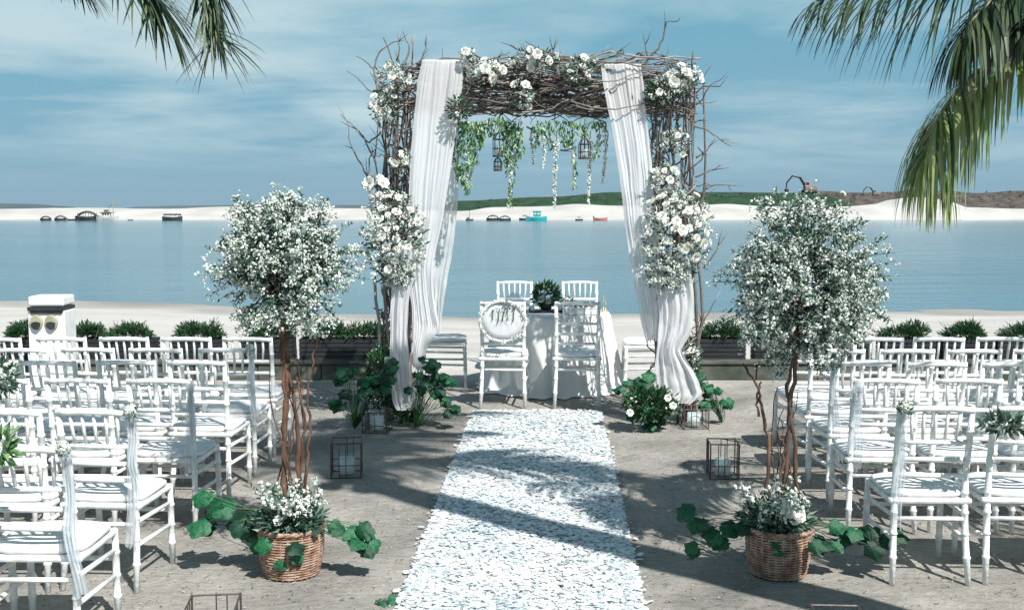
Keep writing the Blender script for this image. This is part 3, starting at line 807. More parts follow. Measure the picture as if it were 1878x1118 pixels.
# table top things
def centerpiece():
    z = .768
    p = Vector((TX - .06, TY - .05, z))
    tr = thing('tray', 'flat dark rectangular tray under the table centrepiece', 'tray', p)
    MB().box((0, 0, .008), (.34, .24, .016), bevel=.005).build('base', M['dark'], tr)
    for s_ in (-1, 1): MB().box((s_ * .165, 0, .024), (.012, .24, .018)).build('rim', M['dark'], tr)
    v = thing('vase', 'small dark vase holding the eucalyptus centrepiece', 'vase', p + Vector((0, 0, .017)))
    MB().lathe([(.03, 0), (.055, .01), (.06, .05), (.045, .08), (.05, .095)], 16).build('body', M['dark'], v, True)
    arrangement('dark green eucalyptus and pale rose centrepiece on the white table', p + Vector((0, 0, .175)), (.13, .11, .10), 5, .05, 40, 420, leafmat='leaf', group=None, leafsize=.06)
    for i, (dx, dy) in enumerate(((-.14, -.09), (.13, -.08))):
        c = thing('candle', 'short white pillar candle %s the dark tray' % ('at the left end of', 'at the right end of')[i], 'candle', p + Vector((dx, dy, .017)))
        MB().lathe([(.018, 0), (.02, .004), (.02, .05), (.012, .053)], 12).build('wax', M['candle'], c, True)
        MB().tube([(0, 0, .053), (0, 0, .062)], .0012, 4).build('wick', M['dark'], c)
    b = thing('gift_box', 'low white box topped with dark red roses on the table', 'box', (TX + .27, TY - .32, z))
    MB().box((0, 0, .03), (.30, .17, .06), bevel=.008).build('base', M['white_paint'], b)
    MB().box((0, 0, .064), (.31, .18, .012), bevel=.003).build('lid', M['white_paint'], b)
    for i in range(5):
        rlab = ('leftmost dark red rose on the low white table box', 'dark red rose second from the left on the white table box', 'dark red rose in the middle of the white table box', 'dark red rose second from the right on the white table box', 'rightmost dark red rose on the low white table box')[i]
        rt = link('dark_red_rose', DROSE, None, (TX + .17 + i * .05, TY - .37 + R(-.02, .03), z + .075), (R(.2, .8), R(-.3, .3), R(0, 3)), .032 * R(.8, 1.1))
        tag(rt, rlab, 'rose', 'dark red roses on the white box')
    for i, (dx, h) in enumerate(((.52, .17), (.545, .12))):
        c = thing('taper_candlestick', ('tall', 'short')[i] + ' brass candlestick at the right edge of the table', 'candlestick', (TX + dx, TY - .02 + i * .05, z))
        MB().lathe([(.022, 0), (.022, .006), (.006, .012), (.005, h * .5), (.009, h * .55), (.009, h * .6)], 10).build('stick', M['gold'], c, True)
        MB().tube([(0, 0, h * .6), (0, 0, h)], .0055, 8).build('taper', M['yellow'], c)
    # sheer veil heaped on the left of the table
    v = MB(); n = 26
    for i in range(n + 1):
        for j in range(n + 1):
            x = (i / n - .5); y = (j / n - .5); r2 = x * x + y * y
            h = .17 * math.exp(-r2 * 9) + .035 * noise.noise(Vector((x * 9, y * 9, 2))) * (1 - min(1, r2 * 3)) + .012
            v.v.append((x * .42, y * .34, max(.006, h)))
    for i in range(n):
        for j in range(n): a = i * (n + 1) + j; v.f.append((a, a + n + 1, a + n + 2, a + 1))
    o = v.build('bridal_veil', M['tulle'], None, True); o.location = (TX - .38, TY - .02, z)
    tag(o, 'sheer white veil heaped on the left side of the table', 'veil')
    arrangement('small dark blue and green posy right of the centrepiece', Vector((TX + .16, TY + .02, z + .07)), (.07, .06, .06), 3, .035, 60, 120, leafmat='leaf', group=None, leafsize=.04)
centerpiece()

# ------------------------------------------------------------------ the arch
AY = 9.30
def arch():
    t = thing('branch_arch', 'tall rustic wedding arch woven from dark twisted branches', 'arch', (AX(AY), AY, 0), YAW)
    def local(px, py, dy=0.0):
        p = at(px, py, AY + dy); return Vector((p.x - AX(AY), dy, p.z))
    # posts: bundles of upright twisted branches (in four clumps each side, as the photo shows gaps between them)
    for side, cl in ((-1, (local(712, 765, -.2), local(748, 765, .2), local(716, 765, .2), local(744, 765, -.2))), (1, (local(1203, 765, -.2), local(1262, 765, .2), local(1205, 765, .2), local(1252, 765, -.2)))):
        pt = MB()
        for ci, c in enumerate(cl):
            top = Vector((c.x, c.y, 2.85))
            nb = 6
            for k in range(nb):
                o0 = Vector((R(-.05, .05), R(-.05, .05), 0)); o1 = Vector((R(-.10, .10), R(-.09, .09), R(-.3, .15)))
                z0 = R(0, .3) if k > 4 else 0
                p0 = Vector((c.x, c.y, z0)) + o0; p1 = top + o1
                r = R(.007, .015)
                pts = wiggle(p0, p1, .10, 14); pt.tube(pts, [r * (1.15 - .6 * i / 14) for i in range(15)], 5)
        for k in range(22):   # cross-weave between the clumps
            a, b = rnd.sample(cl, 2); z0 = R(.5, 2.7)
            pt.tube(wiggle(Vector((a.x, a.y, z0)) + rv() * .06, Vector((b.x, b.y, z0 + R(.2, .8))) + rv() * .06, .07, 8), [.010, .010, .009, .009, .008, .007, .006, .005, .004], 4)
        for k in range(26):   # wrap-around vines
            c = rnd.choice(cl); z0 = R(.1, 2.3); ph = R(0, 6)
            pt.tube([Vector((c.x + .085 * cos(ph + q * .9), c.y + .085 * sin(ph + q * .9), z0 + q * .055)) for q in range(10)], .006, 4)
        pt.build('post', M['twig'], t, True, kind='stuff')
    bm = MB(); x0, x1 = local(694, 150).x, local(1272, 150).x; zc0, zc1 = 2.60, 3.02
    for k in range(190):
        L_ = R(.5, 1.7); xa = R(x0 - .02, x1 - L_ * .6); xb = min(x1 + R(0, .04), xa + L_)
        y = R(-.27, .27); z = R(zc0, zc1)
        if abs(y) < .17 and zc0 + .1 < z < zc1 - .08: y = math.copysign(.24, y)
        p0 = Vector((xa, y, z)); p1 = Vector((xb, y + R(-.06, .06), min(zc1, max(zc0, z + R(-.22, .22)))))
        r = R(.005, .013); n = 10
        bm.tube(wiggle(p0, p1, .11, n), [r * (1.1 - .6 * i / n) for i in range(n + 1)], 5)
    for k in range(150):
        xa = R(x0, x1); y = rnd.choice((-1, 1)) * R(.2, .29)
        p0 = Vector((xa, y, zc0 + R(-.04, .2))); bm.tube(wiggle(p0, p0 + Vector((R(-.45, .45), R(-.05, .05), R(.05, .36))), .05, 6), [.006, .0055, .005, .005, .004, .003, .002], 4)
    for k in range(46):   # ragged underside
        xa = R(x0 + .4, x1 - .4); p0 = Vector((xa, R(-.27, .2), zc0 + .03))
        bm.tube(wiggle(p0, p0 + Vector((R(-.3, .3), R(-.1, .1), R(-.16, .0))), .04, 6), [.006, .005, .005, .004, .004, .003, .002], 4)
    bm.build('beam', M['twig'], t, True, kind='stuff')
    # stray twigs, each its own part: lists of photo outline points
    stray = [[(728, 112), (732, 88), (729, 62)], [(757, 118), (758, 95), (757, 68)], [(772, 116), (782, 88), (783, 64)],
             [(694, 170), (684, 125), (668, 108), (652, 101)], [(684, 125), (695, 95), (718, 78), (742, 72)],
             [(690, 300), (668, 250), (642, 225), (624, 208)], [(676, 330), (660, 300), (640, 262), (636, 222)], [(676, 330), (678, 290), (690, 270)],
             [(700, 240), (676, 262), (660, 248), (648, 232)], [(735, 330), (752, 290), (764, 262)], [(735, 250), (748, 235), (760, 190)],
             [(880, 115), (915, 104), (938, 96)], [(1015, 112), (990, 92), (966, 76)], [(1008, 108), (1018, 90), (1024, 74)], [(975, 98), (950, 90), (938, 82)],
             [(1000, 112), (1060, 106), (1110, 98), (1145, 94), (1146, 100)], [(1020, 116), (1080, 104), (1128, 95)],
             [(1172, 140), (1190, 108), (1208, 92), (1216, 70), (1222, 42), (1245, 40), (1246, 34)], [(1190, 112), (1186, 92), (1180, 62)],
             [(1200, 120), (1240, 118), (1264, 124), (1265, 130)], [(1272, 232), (1296, 238), (1320, 256), (1338, 258)], [(1275, 290), (1296, 276), (1312, 254)],
             [(1272, 226), (1288, 220), (1294, 226)], [(1276, 325), (1300, 314), (1322, 304)], [(1282, 380), (1296, 340), (1335, 340), (1340, 350)],
             [(1270, 130), (1276, 180), (1272, 260), (1270, 350)], [(1246, 330), (1262, 350), (1276, 362)], [(1290, 490), (1312, 460), (1332, 428)],
             [(1275, 615), (1300, 570), (1315, 545)], [(688, 520), (700, 512), (706, 508)], [(686, 565), (696, 570), (702, 566)], [(905, 225), (860, 232), (846, 240)],
             [(965, 232), (1000, 250), (1028, 276), (1050, 278)], [(1090, 216), (1112, 224), (1116, 250), (1114, 276)], [(748, 600), (754, 560), (758, 520), (754, 490)]]
    for pts in stray:
        P = []
        dy = R(-.28, -.12)
        base = [local(px, py, dy) for px, py in pts]
        for i in range(len(base) - 1):
            for q in range(4): P.append(base[i].lerp(base[i + 1], q / 4) + rv() * .006)
        P.append(base[-1]); n = len(P)
        r0 = .008 if len(pts) < 5 else .011
        tw = MB().tube(P, [r0 * (1 - .72 * i / n) for i in range(n)], 5)
        for q in range(2):
            i = rnd.randrange(1, max(2, n - 2)); d = (P[min(i + 1, n - 1)] - P[i - 1]).normalized() + rv() * .7
            tw.tube([P[i], P[i] + d * .05, P[i] + d * .10 + rv() * .015], [.004, .003, .0015], 4)
        tw.build('twig', M['twig'], t, True)
    for k in range(40):   # random thin twigs from the posts
        sgn = rnd.choice((-1, 1)); x = (local(700, 300).x if sgn < 0 else local(1272, 300).x); z = R(.7, 3.0)
        p0 = Vector((x - sgn * R(0, .2), R(-.25, .25), z)); d = Vector((sgn * R(.1, 1), R(-.3, .3), R(-.1, 1))).normalized() * R(.12, .34)
        if z > 2.8: d = Vector((sgn * R(-.3, .5), R(-.2, .2), 1)).normalized() * R(.1, .3)
        n = 7; pts = wiggle(p0, p0 + d, .025, n)
        MB().tube(pts, [.0055 * (1 - .7 * i / n) for i in range(n + 1)], 4).build('twig', M['twig'], t, True)
arch()

# ------------------------------------------------------------------ drapes
def drape(label, rows, Y, mat='drape', folds=6, amp=.011, name='drape', over=0.0, seed=1, ragged=.0, yoff=None):
    r0 = random.Random(seed); ph = [r0.uniform(0, 6) for _ in range(4)]
    P = [(at(xl, py, Y).x, at(xr, py, Y).x, at(xl, py, Y).z) for py, xl, xr in rows]
    ts = np.linspace(0, len(P) - 1, 90); cols = 72; m = MB()
    def cr(a, b, c, d, t): return .5 * ((2 * b) + (-a + c) * t + (2 * a - 5 * b + 4 * c - d) * t * t + (-a + 3 * b - 3 * c + d) * t ** 3)
    grid = []
    if over:
        for k in range(8):
            a = pi / 2 * (1 - k / 8); grid.append((P[0][0] + .01, P[0][1] - .01, P[0][2] + .035 * sin(a), over * (1 - k / 8)))
    for t in ts:
        i = min(int(t), len(P) - 2); f = t - i
        q = [P[max(i - 1, 0)], P[i], P[i + 1], P[min(i + 2, len(P) - 1)]]
        yo = 0
        if yoff: j = t / (len(P) - 1); yo = yoff(j)
        grid.append(tuple(cr(q[0][k], q[1][k], q[2][k], q[3][k], f) for k in range(3)) + (yo,))
    n = len(grid); w0 = max(g_[1] - g_[0] for g_ in grid)
    for r, (xl, xr, z, yo) in enumerate(grid):
        t = r / n; w_ = xr - xl; a_ = amp * (.55 + .9 * (1 - w_ / w0)) * (.5 + .5 * min(1, r / 14))
        for c in range(cols + 1):
            s_ = c / cols; wv = s_ + .018 * sin(s_ * 9 + ph[3] + t * 3) + .10 * noise.noise(Vector((s_ * 5, t * 1.6, seed + 9)))
            am = .05 + 1.5 * (.5 + .5 * noise.noise(Vector((s_ * 4.5, t * 2.2, seed * 3.1))))
            f = am * (sin(wv * 2 * pi * folds + ph[0] + 1.6 * sin(t * 2.4 + ph[1]) + 2.2 * noise.noise(Vector((s_ * 2, t * 2.5, seed)))) + .45 * sin(wv * 2 * pi * folds * 1.9 + ph[1] + t * 2.5)) + .7 * sin(wv * 2 * pi * 1.6 + ph[2] + t * 4) + .5 * noise.noise(Vector((s_ * 7, t * 9, seed + 2)))
            x = xl + w_ * (s_ + .012 * sin(wv * 2 * pi * folds + ph[0] + 1.2)) + .006 * noise.noise(Vector((s_ * 3, t * 14, seed)))
            y = Y + yo + a_ * f + .02 * noise.noise(Vector((s_ * 4, t * 6, seed + 5)))
            zz = z + (ragged * noise.noise(Vector((s_ * 9, 1, seed))) * max(0, t - .9) * 10)
            m.v.append((x, y, max(.008 + .004 * sin(c), zz)))
    k = cols + 1
    for i in range(n - 1):
        for j in range(cols): a = i * k + j; m.f.append((a, a + k, a + k + 1, a + 1))
    me = m.mesh(name, M[mat], True)
    o = bpy.data.objects.new(name, me); C.objects.link(o)
    return tag(o, label, 'drape', 'sheer drapes on the arch')
FY = 8.97
drape('long white drape falling from the left top of the arch', [(110, 774, 850), (150, 765, 849), (200, 761, 841), (260, 755, 834), (330, 751, 824), (400, 749, 812), (450, 746, 802), (490, 746, 794), (530, 751, 795), (570, 755, 800), (600, 756, 806), (635, 757, 786), (675, 758, 770)], FY, over=.62, folds=9, seed=3, ragged=.08)
drape('narrow white tail beside the left post, ending in a puddle', [(455, 728, 768), (500, 722, 764), (540, 718, 752), (600, 716, 748), (660, 716, 750), (700, 717, 754), (722, 719, 768), (740, 722, 780), (752, 728, 776)], FY - .12, folds=4, amp=.018, seed=5, mat='drape')
drape('grey lace drape hanging behind the left white drape', [(140, 826, 850), (220, 822, 842), (300, 815, 842), (370, 806, 840), (430, 798, 834), (480, 792, 826), (530, 788, 818), (570, 792, 812), (610, 797, 808)], FY + .42, mat='lace', folds=4, seed=8, ragged=.12)
drape('long white drape falling from the right top of the arch', [(118, 1103, 1176), (160, 1108, 1180), (220, 1120, 1187), (290, 1132, 1195), (350, 1140, 1199), (420, 1148, 1204), (480, 1157, 1216), (530, 1164, 1222), (580, 1174, 1222), (625, 1184, 1216)], FY, over=.62, folds=9, seed=12, ragged=.05)
drape('bluish sheer drape below the right flowers, bunched out at the hem', [(470, 1196, 1262), (520, 1200, 1270), (570, 1208, 1272), (610, 1206, 1266), (640, 1204, 1250), (665, 1201, 1262), (690, 1198, 1276), (710, 1199, 1284), (726, 1206, 1284), (740, 1224, 1268)], FY - .12, folds=4, amp=.026, seed=14, mat='drape')

# ------------------------------------------------------------------ flowers on the arch
def apos(px, py, Y): return at(px, py, Y)
arrangement('large round cluster of white roses low on the left post', apos(722, 440, 8.88), (.25, .17, .33), 40, .062, 1400, 480)
arrangement('pair of large white blooms on the left post above the big cluster', apos(688, 343, 8.95), (.10, .09, .085), 5, .078, 60, 40, leafsize=.04)
arrangement('small pale cluster halfway up the left post by the drape', apos(735, 296, 8.95), (.07, .07, .09), 5, .048, 120, 60, leafsize=.04)
arrangement('white flowers low on the left post above the big cluster', apos(716, 372, 8.93), (.15, .12, .10), 9, .05, 420, 160)
arrangement('greenish white spray near the top left of the arch', apos(704, 200, 8.95), (.11, .10, .12), 6, .05, 260, 120)
arrangement('tall white flowers at the top left corner of the arch', apos(724, 142, 8.95), (.14, .12, .13), 8, .055, 260, 100)
arrangement('white orchids on the beam beside the left drape', apos(893, 132, 8.93), (.15, .12, .08), 8, .062, 200, 90)
arrangement('single white bloom standing above the beam by the left drape', apos(856, 104, 8.95), (.07, .07, .06), 4, .05, 60, 20, leafsize=.04)
arrangement('white blooms on top of the beam at its middle', apos(982, 110, 8.95), (.19, .13, .07), 9, .056, 200, 120)
arrangement('white cluster hanging on the front of the beam at its middle', apos(958, 172, 8.92), (.08, .09, .11), 6, .052, 140, 90)
arrangement('white and green cluster on the beam near the right drape', apos(1062, 130, 8.93), (.14, .10, .10), 5, .052, 220, 200)
arrangement('large white cluster at the top right corner of the arch', apos(1246, 150, 8.93), (.16, .13, .12), 11, .064, 300, 120)
arrangement('dark leafy tuft with white buds beside the right corner cluster', apos(1208, 172, 8.95), (.10, .10, .10), 3, .045, 120, 180, leafmat='leaf')
arrangement('small white cluster on the right post below the corner', apos(1240, 262, 8.95), (.10, .09, .10), 6, .046, 260, 100)
arrangement('white cluster on the right post above the big cluster', apos(1220, 330, 8.93), (.12, .11, .12), 9, .058, 240, 100)
arrangement('large dense cluster of white roses low on the right post', apos(1240, 432, 8.86), (.27, .18, .34), 46, .062, 1500, 380)
arrangement('misty trail of small white sprigs under the right cluster', apos(1222, 500, 8.84), (.17, .12, .14), 0, .05, 1300, 200)
arrangement('misty trail of small white sprigs under the left cluster', apos(728, 500, 8.86), (.14, .12, .10), 3, .05, 800, 140)
arrangement('white rose and sprigs low on the right post by the planter', apos(1268, 655, 9.0), (.07, .07, .12), 3, .05, 200, 100)

# hanging garlands and strands from the beam
def garland(px, y0, y1, kind, label, wd=.05, Y=None):
    Y = Y or R(8.98, 9.2)
    p = at(px, y0, Y); q = at(px, y1, Y); L_ = p.z - q.z
    t = thing('hanging_garland', label, 'garland', p, 0, 'strands hanging under the arch beam')
    ph = R(0, 6); st = [Vector((.02 * sin(ph + s_ * 4) * s_ + R(-.004, .004), .02 * cos(ph + s_ * 3) * s_, -L_ * s_)) for s_ in np.linspace(0, 1, 12)]
    MB().tube(st, [.003] * 12, 4).build('stem', M['leaf'], t)
    def pt(s_): i = min(int(s_ * 11), 10); return st[i].lerp(st[i + 1], s_ * 11 - i)
    if kind in ('green', 'mixed'):
        lf = MB(); n = int(L_ * 270 * (wd / .05))
        for _ in range(n):
            s_ = R(0, 1) ** (1.2 if kind == 'green' else 1.9); w_ = wd * (1.2 - .8 * s_)
            lf.leaf(pt(s_) + Vector((R(-1, 1) * w_, R(-1, 1) * w_, 0)), Vector((R(-.7, .7), R(-.7, .7), -1)), rv(), R(.03, .06), R(.015, .028))
        lf.build('leaves', M['leaf_bright'], t, kind='stuff')
    if kind in ('white', 'mixed'):
        b = MB(); n = int(L_ * 260)
        for _ in range(n):
            s_ = R(.12 if kind == 'white' else .35, 1); w_ = wd * .42 * (1.25 - .9 * s_)
            b.dot(pt(s_) + Vector((R(-1, 1) * w_, R(-1, 1) * w_, R(-.01, .01))), R(.007, .013))
        b.build('blossoms', M['blossom'], t, kind='stuff')
gl = [(842, 218, 330, 'green', 'bright green vine against the left drape, leftmost under the beam', .06), (858, 222, 352, 'mixed', 'green vine with pale tips, second from the left drape', .06),
      (874, 222, 300, 'green', 'short green vine, third from the left drape', .06), (884, 222, 268, 'green', 'very short leafy vine left of the birdcage lantern', .05),
      (930, 218, 300, 'green', 'leafy vine right of the birdcage lantern', .05), (938, 230, 378, 'mixed', 'long white and green strand reaching the boats, right of the birdcage', .05),
      (952, 222, 285, 'green', 'short dark vine left of the middle of the beam', .05), (985, 220, 268, 'green', 'short vine just left of the long middle strand', .05),
      (1020, 240, 380, 'white', 'longest white blossom strand near the middle of the arch', .05), (1008, 220, 270, 'green', 'bright leafy vine above the longest white strand', .06),
      (1034, 220, 268, 'green', 'bright green vine left of the hanging lantern', .06), (1050, 225, 345, 'mixed', 'thin pale strand left of the hanging lantern', .03),
      (1083, 240, 372, 'white', 'long white blossom strand right of the hanging lantern', .04), (1072, 218, 248, 'green', 'leafy tuft above the hanging lantern', .06),
      (1098, 222, 290, 'mixed', 'dark vine beside the right drape', .04), (1110, 225, 335, 'white', 'short white strand against the right drape', .05),
      (868, 240, 330, 'white', 'white blossom strand behind the left vines', .03), (975, 235, 300, 'white', 'faint white strand left of the longest one', .03),
      (995, 240, 310, 'white', 'faint white strand beside the longest one', .03), (902, 215, 250, 'green', 'short leafy tuft over the birdcage lantern', .05), (916, 212, 238, 'green', 'tiny leafy tuft right above the birdcage lantern', .05)]
for px, y0, y1, k, lab, wd in gl: garland(px, y0, y1, k, lab, wd)
arrangement('green leafy spray trailing over the left drape from the beam', apos(842, 198, 8.88), (.09, .06, .09), 0, .05, 40, 220, leafmat='leaf_gray', name='leafy_spray', cat='foliage', leafsize=.045)

def birdcage(px, y0, y1, label, w_, ):
    p = at(px, y0, 9.1); q = at(px, y1, 9.1); H = p.z - q.z
    t = thing('hanging_lantern', label, 'lantern', q, 0)
    MB().tube([(0, 0, H * .8), (0, 0, H * 1.35)], .003, 4).build('cord', M['dark'], t)
    MB().lathe([(w_, 0), (w_, .012), (w_ * .3, .014)], 14).build('base', M['wire'], t)
    for k in range(8):
        a = k * pi / 4; r = w_ * .92
        MB().tube([(r * cos(a), r * sin(a), .01), (r * cos(a), r * sin(a), H * .62), (r * .6 * cos(a), r * .6 * sin(a), H * .8), (0, 0, H * .9)], .0035, 4).build('bar', M['wire'], t)
    for z in (.3, .62):
        MB().tube([(w_ * .93 * cos(a), w_ * .93 * sin(a), H * z) for a in np.linspace(0, 2 * pi, 17)], .004, 4).build('hoop', M['wire'], t)
    MB().lathe([(w_ * .6, .014), (w_ * .62, H * .3), (w_ * .6, H * .42)], 14).build('glass_cup', M['glass'], t, True)
    MB().lathe([(w_ * .3, .015), (w_ * .3, H * .25), (w_ * .1, H * .27)], 10).build('candle', M['candle'], t, True)
birdcage(916, 236, 288, 'upper birdcage lantern hanging left of the middle under the beam', .058)
birdcage(913, 286, 314, 'small lantern hanging just below the birdcage lantern', .035)
birdcage(1072, 248, 292, 'birdcage lantern hanging near the right drape', .052)

# ------------------------------------------------------------------ wicker baskets and flower trees
def basket(p, label, r0=.13, r1=.155, H=.24):
    t = thing('wicker_basket', label, 'basket', p, R(0, 1), 'wicker baskets of the flower trees')
    n = 48; rows = 17
    MB().lathe([(r0 - .02, .004), (r0 - .01, .01), (r1 - .02, H - .03), (.02, H - .035)], 28).build('liner', M['dark'], t)
    w_ = MB()
    for k in range(rows):
        z = .014 + (H - .03) * k / (rows - 1); r = r0 + (r1 - r0) * (z / H) + .012 * sin(pi * z / H)
        pts = [((r + .0014 * cos(j * 1.57 + pi * k)) * cos(2 * pi * j / n), (r + .0014 * cos(j * 1.57 + pi * k)) * sin(2 * pi * j / n), z + .0012 * sin(j * .8 + k)) for j in range(n + 1)]
        MB_ = MB().tube(pts, .0054, 5); MB_.build('wicker_band', M['wicker'], t, True)
    for j in range(28):
        a = 2 * pi * j / 28
        w_.tube([((r0 + (r1 - r0) * z / H + .012 * sin(pi * z / H)) * cos(a), (r0 + (r1 - r0) * z / H + .012 * sin(pi * z / H)) * sin(a), z) for z in np.linspace(.005, H, 6)], .005, 4)
    w_.build('stakes', M['wicker'], t, kind='stuff')
    rim = MB()
    for q in range(2):
        rim.tube([((r1 + .005 + .006 * cos(j * 1.3 + q * pi)) * cos(2 * pi * j / 60), (r1 + .005 + .006 * cos(j * 1.3 + q * pi)) * sin(2 * pi * j / 60), H + .006 * sin(j * 1.3 + q * pi)) for j in range(61)], .008, 6)
    rim.build('rim', M['wicker'], t, True)
    return t
BL, BR = ground(524, 1070), ground(1440, 1070)
basket(BL + Vector((0, .15, 0)), 'brown wicker basket holding the left flower tree'); basket(BR + Vector((0, .15, 0)), 'brown wicker basket holding the right flower tree')

def sprig(stems, leaves, bloss, p, d, L_, nb=16, nl=14, bs=.0085, ls=.03):
    """one airy spray: a curved stem with side twigs, leaves low and blooms towards the tip"""
    d = d.normalized(); pts = [p]; cur = p.copy(); dd = d.copy(); n = 7
    for i in range(n):
        dd = (dd + rv() * .16 + Vector((0, 0, -.03))).normalized(); cur = cur + dd * L_ / n; pts.append(cur.copy())
    stems.tube(pts, [.0032 * (1 - .7 * i / n) for i in range(n + 1)], 3, False)
    for _ in range(nl):
        s_ = R(.05, .95) * n; i = int(s_); q = pts[i].lerp(pts[i + 1], s_ - i)
        leaves.leaf(q + rv() * .008, (dd * .4 + rv()).normalized(), rv(), ls * R(.6, 1.2), ls * .36)
    k = 0
    while k < nb:
        s_ = R(.30, 1) ** .8 * n; i = min(int(s_), n - 1); q = pts[i].lerp(pts[i + 1], s_ - i); e = rv() * R(.01, .045)
        for _ in range(4):
            bloss.dot(q + e + rv() * .013, bs * R(.65, 1.25)); k += 1

def flower_tree(label, base, crown, rad, bark, trunk_paths, seed, n_spray=560):
    global R
    t = thing('flower_tree', label, 'flower tree', base)
    crown = crown - base
    for i, (pts, r0, r1) in enumerate(trunk_paths):
        P = []; base_pts = [Vector(q) - base for q in pts]
        for a in range(len(base_pts) - 1):
            for q in range(5): P.append(base_pts[a].lerp(base_pts[a + 1], q / 5) + rv() * .008)
        P.append(base_pts[-1]); n = len(P)
        MB().tube(P, [.78 * (r0 + (r1 - r0) * j / n) * R(.82, 1.2) for j in range(n)], 9).build('stem' if i else 'trunk', bark, t, True)
    hub = crown + Vector((0, 0, -rad[2] * .45))
    for _ in range(4):    # thin climbing side stems beside the trunk
        a0 = Vector((R(-.05, .05), R(-.05, .05), 0)); a1 = Vector((crown.x * .6 + R(-.10, .10), R(-.06, .06), crown.z * R(.45, .85)))
        MB().tube(wiggle(a0, a1, .05, 10), [.0055 * (1 - .06 * j) for j in range(11)], 5).build('stem', bark, t, True)
    br = MB()
    for _ in range(34):
        d = rv(); d.z = abs(d.z) * .9 + .05 if R(0, 1) < .8 else d.z
        e = crown + Vector((d.x * rad[0], d.y * rad[1], d.z * rad[2])) * .7
        br.tube(wiggle(hub + rv() * .03 - Vector((0, 0, .1)), e, .04, 6), [.009, .008, .007, .006, .005, .004, .003], 5)
    br.build('branches', bark, t, True, kind='stuff')
    st, lf, bl = MB(), MB(), MB()
    for k in range(n_spray):
        d = rv(); r = R(.2, .95)
        p = crown + Vector((d.x * rad[0], d.y * rad[1], d.z * rad[2])) * r
        lob = 1 + .75 * noise.noise(d * 1.7 + Vector((seed, 0, 0)))
        if noise.noise(p * 6 + Vector((seed, 1, 2))) < -.13: continue
        sprig(st, lf, bl, p, (d + Vector((0, 0, .05)) + rv() * .6), R(.09, .21) * lob * (rad[0] / .36), nb=34, nl=24, bs=.0070)
    for k in range(60):   # long wispy sprays that break the outline
        d = rv(); d.z = d.z * .8
        p = crown + Vector((d.x * rad[0], d.y * rad[1], d.z * rad[2])) * .8
        sprig(st, lf, bl, p, d + Vector((0, 0, .3)) * R(-.6, 1), R(.13, .25), nb=22, nl=14, bs=.0072)
    foliage(lf, crown, [x * .66 for x in rad], 1100, .036, .013)
    for k in range(16):   # tall feathery tips at the top of the crown
        a = R(0, 2 * pi); q = R(0, .75)
        p = crown + Vector((cos(a) * rad[0] * q, sin(a) * rad[1] * q, rad[2] * .72))
        sprig(st, lf, bl, p, Vector((cos(a) * q * .6, sin(a) * q * .6, 1)), R(.10, .19) if rad[0] < .28 else R(.15, .26), nb=34, nl=22, bs=.0070)
    st.build('twigs', M['leaf'], t, kind='stuff'); lf.build('leaves', M['leaf_gray'], t, kind='stuff'); bl.build('blossoms', M['blossom'], t, kind='stuff')
    return t
Yl, Yr = BL.y + .15, BR.y + .15
def L3(px, py, Y=None, dy=0): return at(px, py, (Y or Yl) + dy)
lb = Vector((BL.x, Yl, .20)); rb = Vector((BR.x, Yr, .20))
flower_tree('airy white-blossomed flower tree with red-brown stems left of the aisle', lb, L3(520, 490), (.26, .26, .285), M['bark_red'],
    [([L3(528, 985), L3(524, 900), L3(520, 800), L3(528, 720), L3(520, 640), L3(522, 560)], .021, .015),
     ([L3(545, 985, dy=.03), L3(548, 900), L3(548, 800), L3(538, 720), L3(526, 650), L3(530, 570)], .017, .011),
     ([L3(522, 980, dy=-.03), L3(518, 860), L3(526, 760), L3(522, 700), L3(512, 610), L3(480, 580)], .013, .008),
     ([L3(552, 980, dy=.04), L3(560, 860), L3(568, 790), L3(565, 720), L3(576, 650), L3(586, 588)], .011, .005),
     ([L3(545, 900, dy=.02), L3(556, 830), L3(560, 760), L3(545, 690)], .009, .006)], 3.3)
flower_tree('airy white-blossomed flower tree with dark stems right of the aisle', rb, L3(1480, 525, Yr), (.305, .295, .335), M['bark_dark'],
    [([L3(1440, 985, Yr), L3(1436, 900, Yr), L3(1448, 800, Yr), L3(1452, 730, Yr), L3(1462, 650, Yr), L3(1470, 580, Yr)], .017, .012),
     ([L3(1456, 985, Yr, .03), L3(1462, 890, Yr), L3(1456, 800, Yr), L3(1442, 720, Yr), L3(1458, 650, Yr), L3(1484, 590, Yr)], .014, .009),
     ([L3(1430, 985, Yr, -.02), L3(1432, 880, Yr), L3(1440, 820, Yr), L3(1425, 790, Yr)], .010, .006),
     ([L3(1424, 985, Yr, -.02), L3(1406, 890, Yr), L3(1408, 800, Yr), L3(1396, 740, Yr), L3(1390, 715, Yr), L3(1362, 666, Yr)], .013, .007),
     ([L3(1392, 760, Yr), L3(1386, 730, Yr), L3(1396, 700, Yr)], .008, .005)], 8.1, 680)

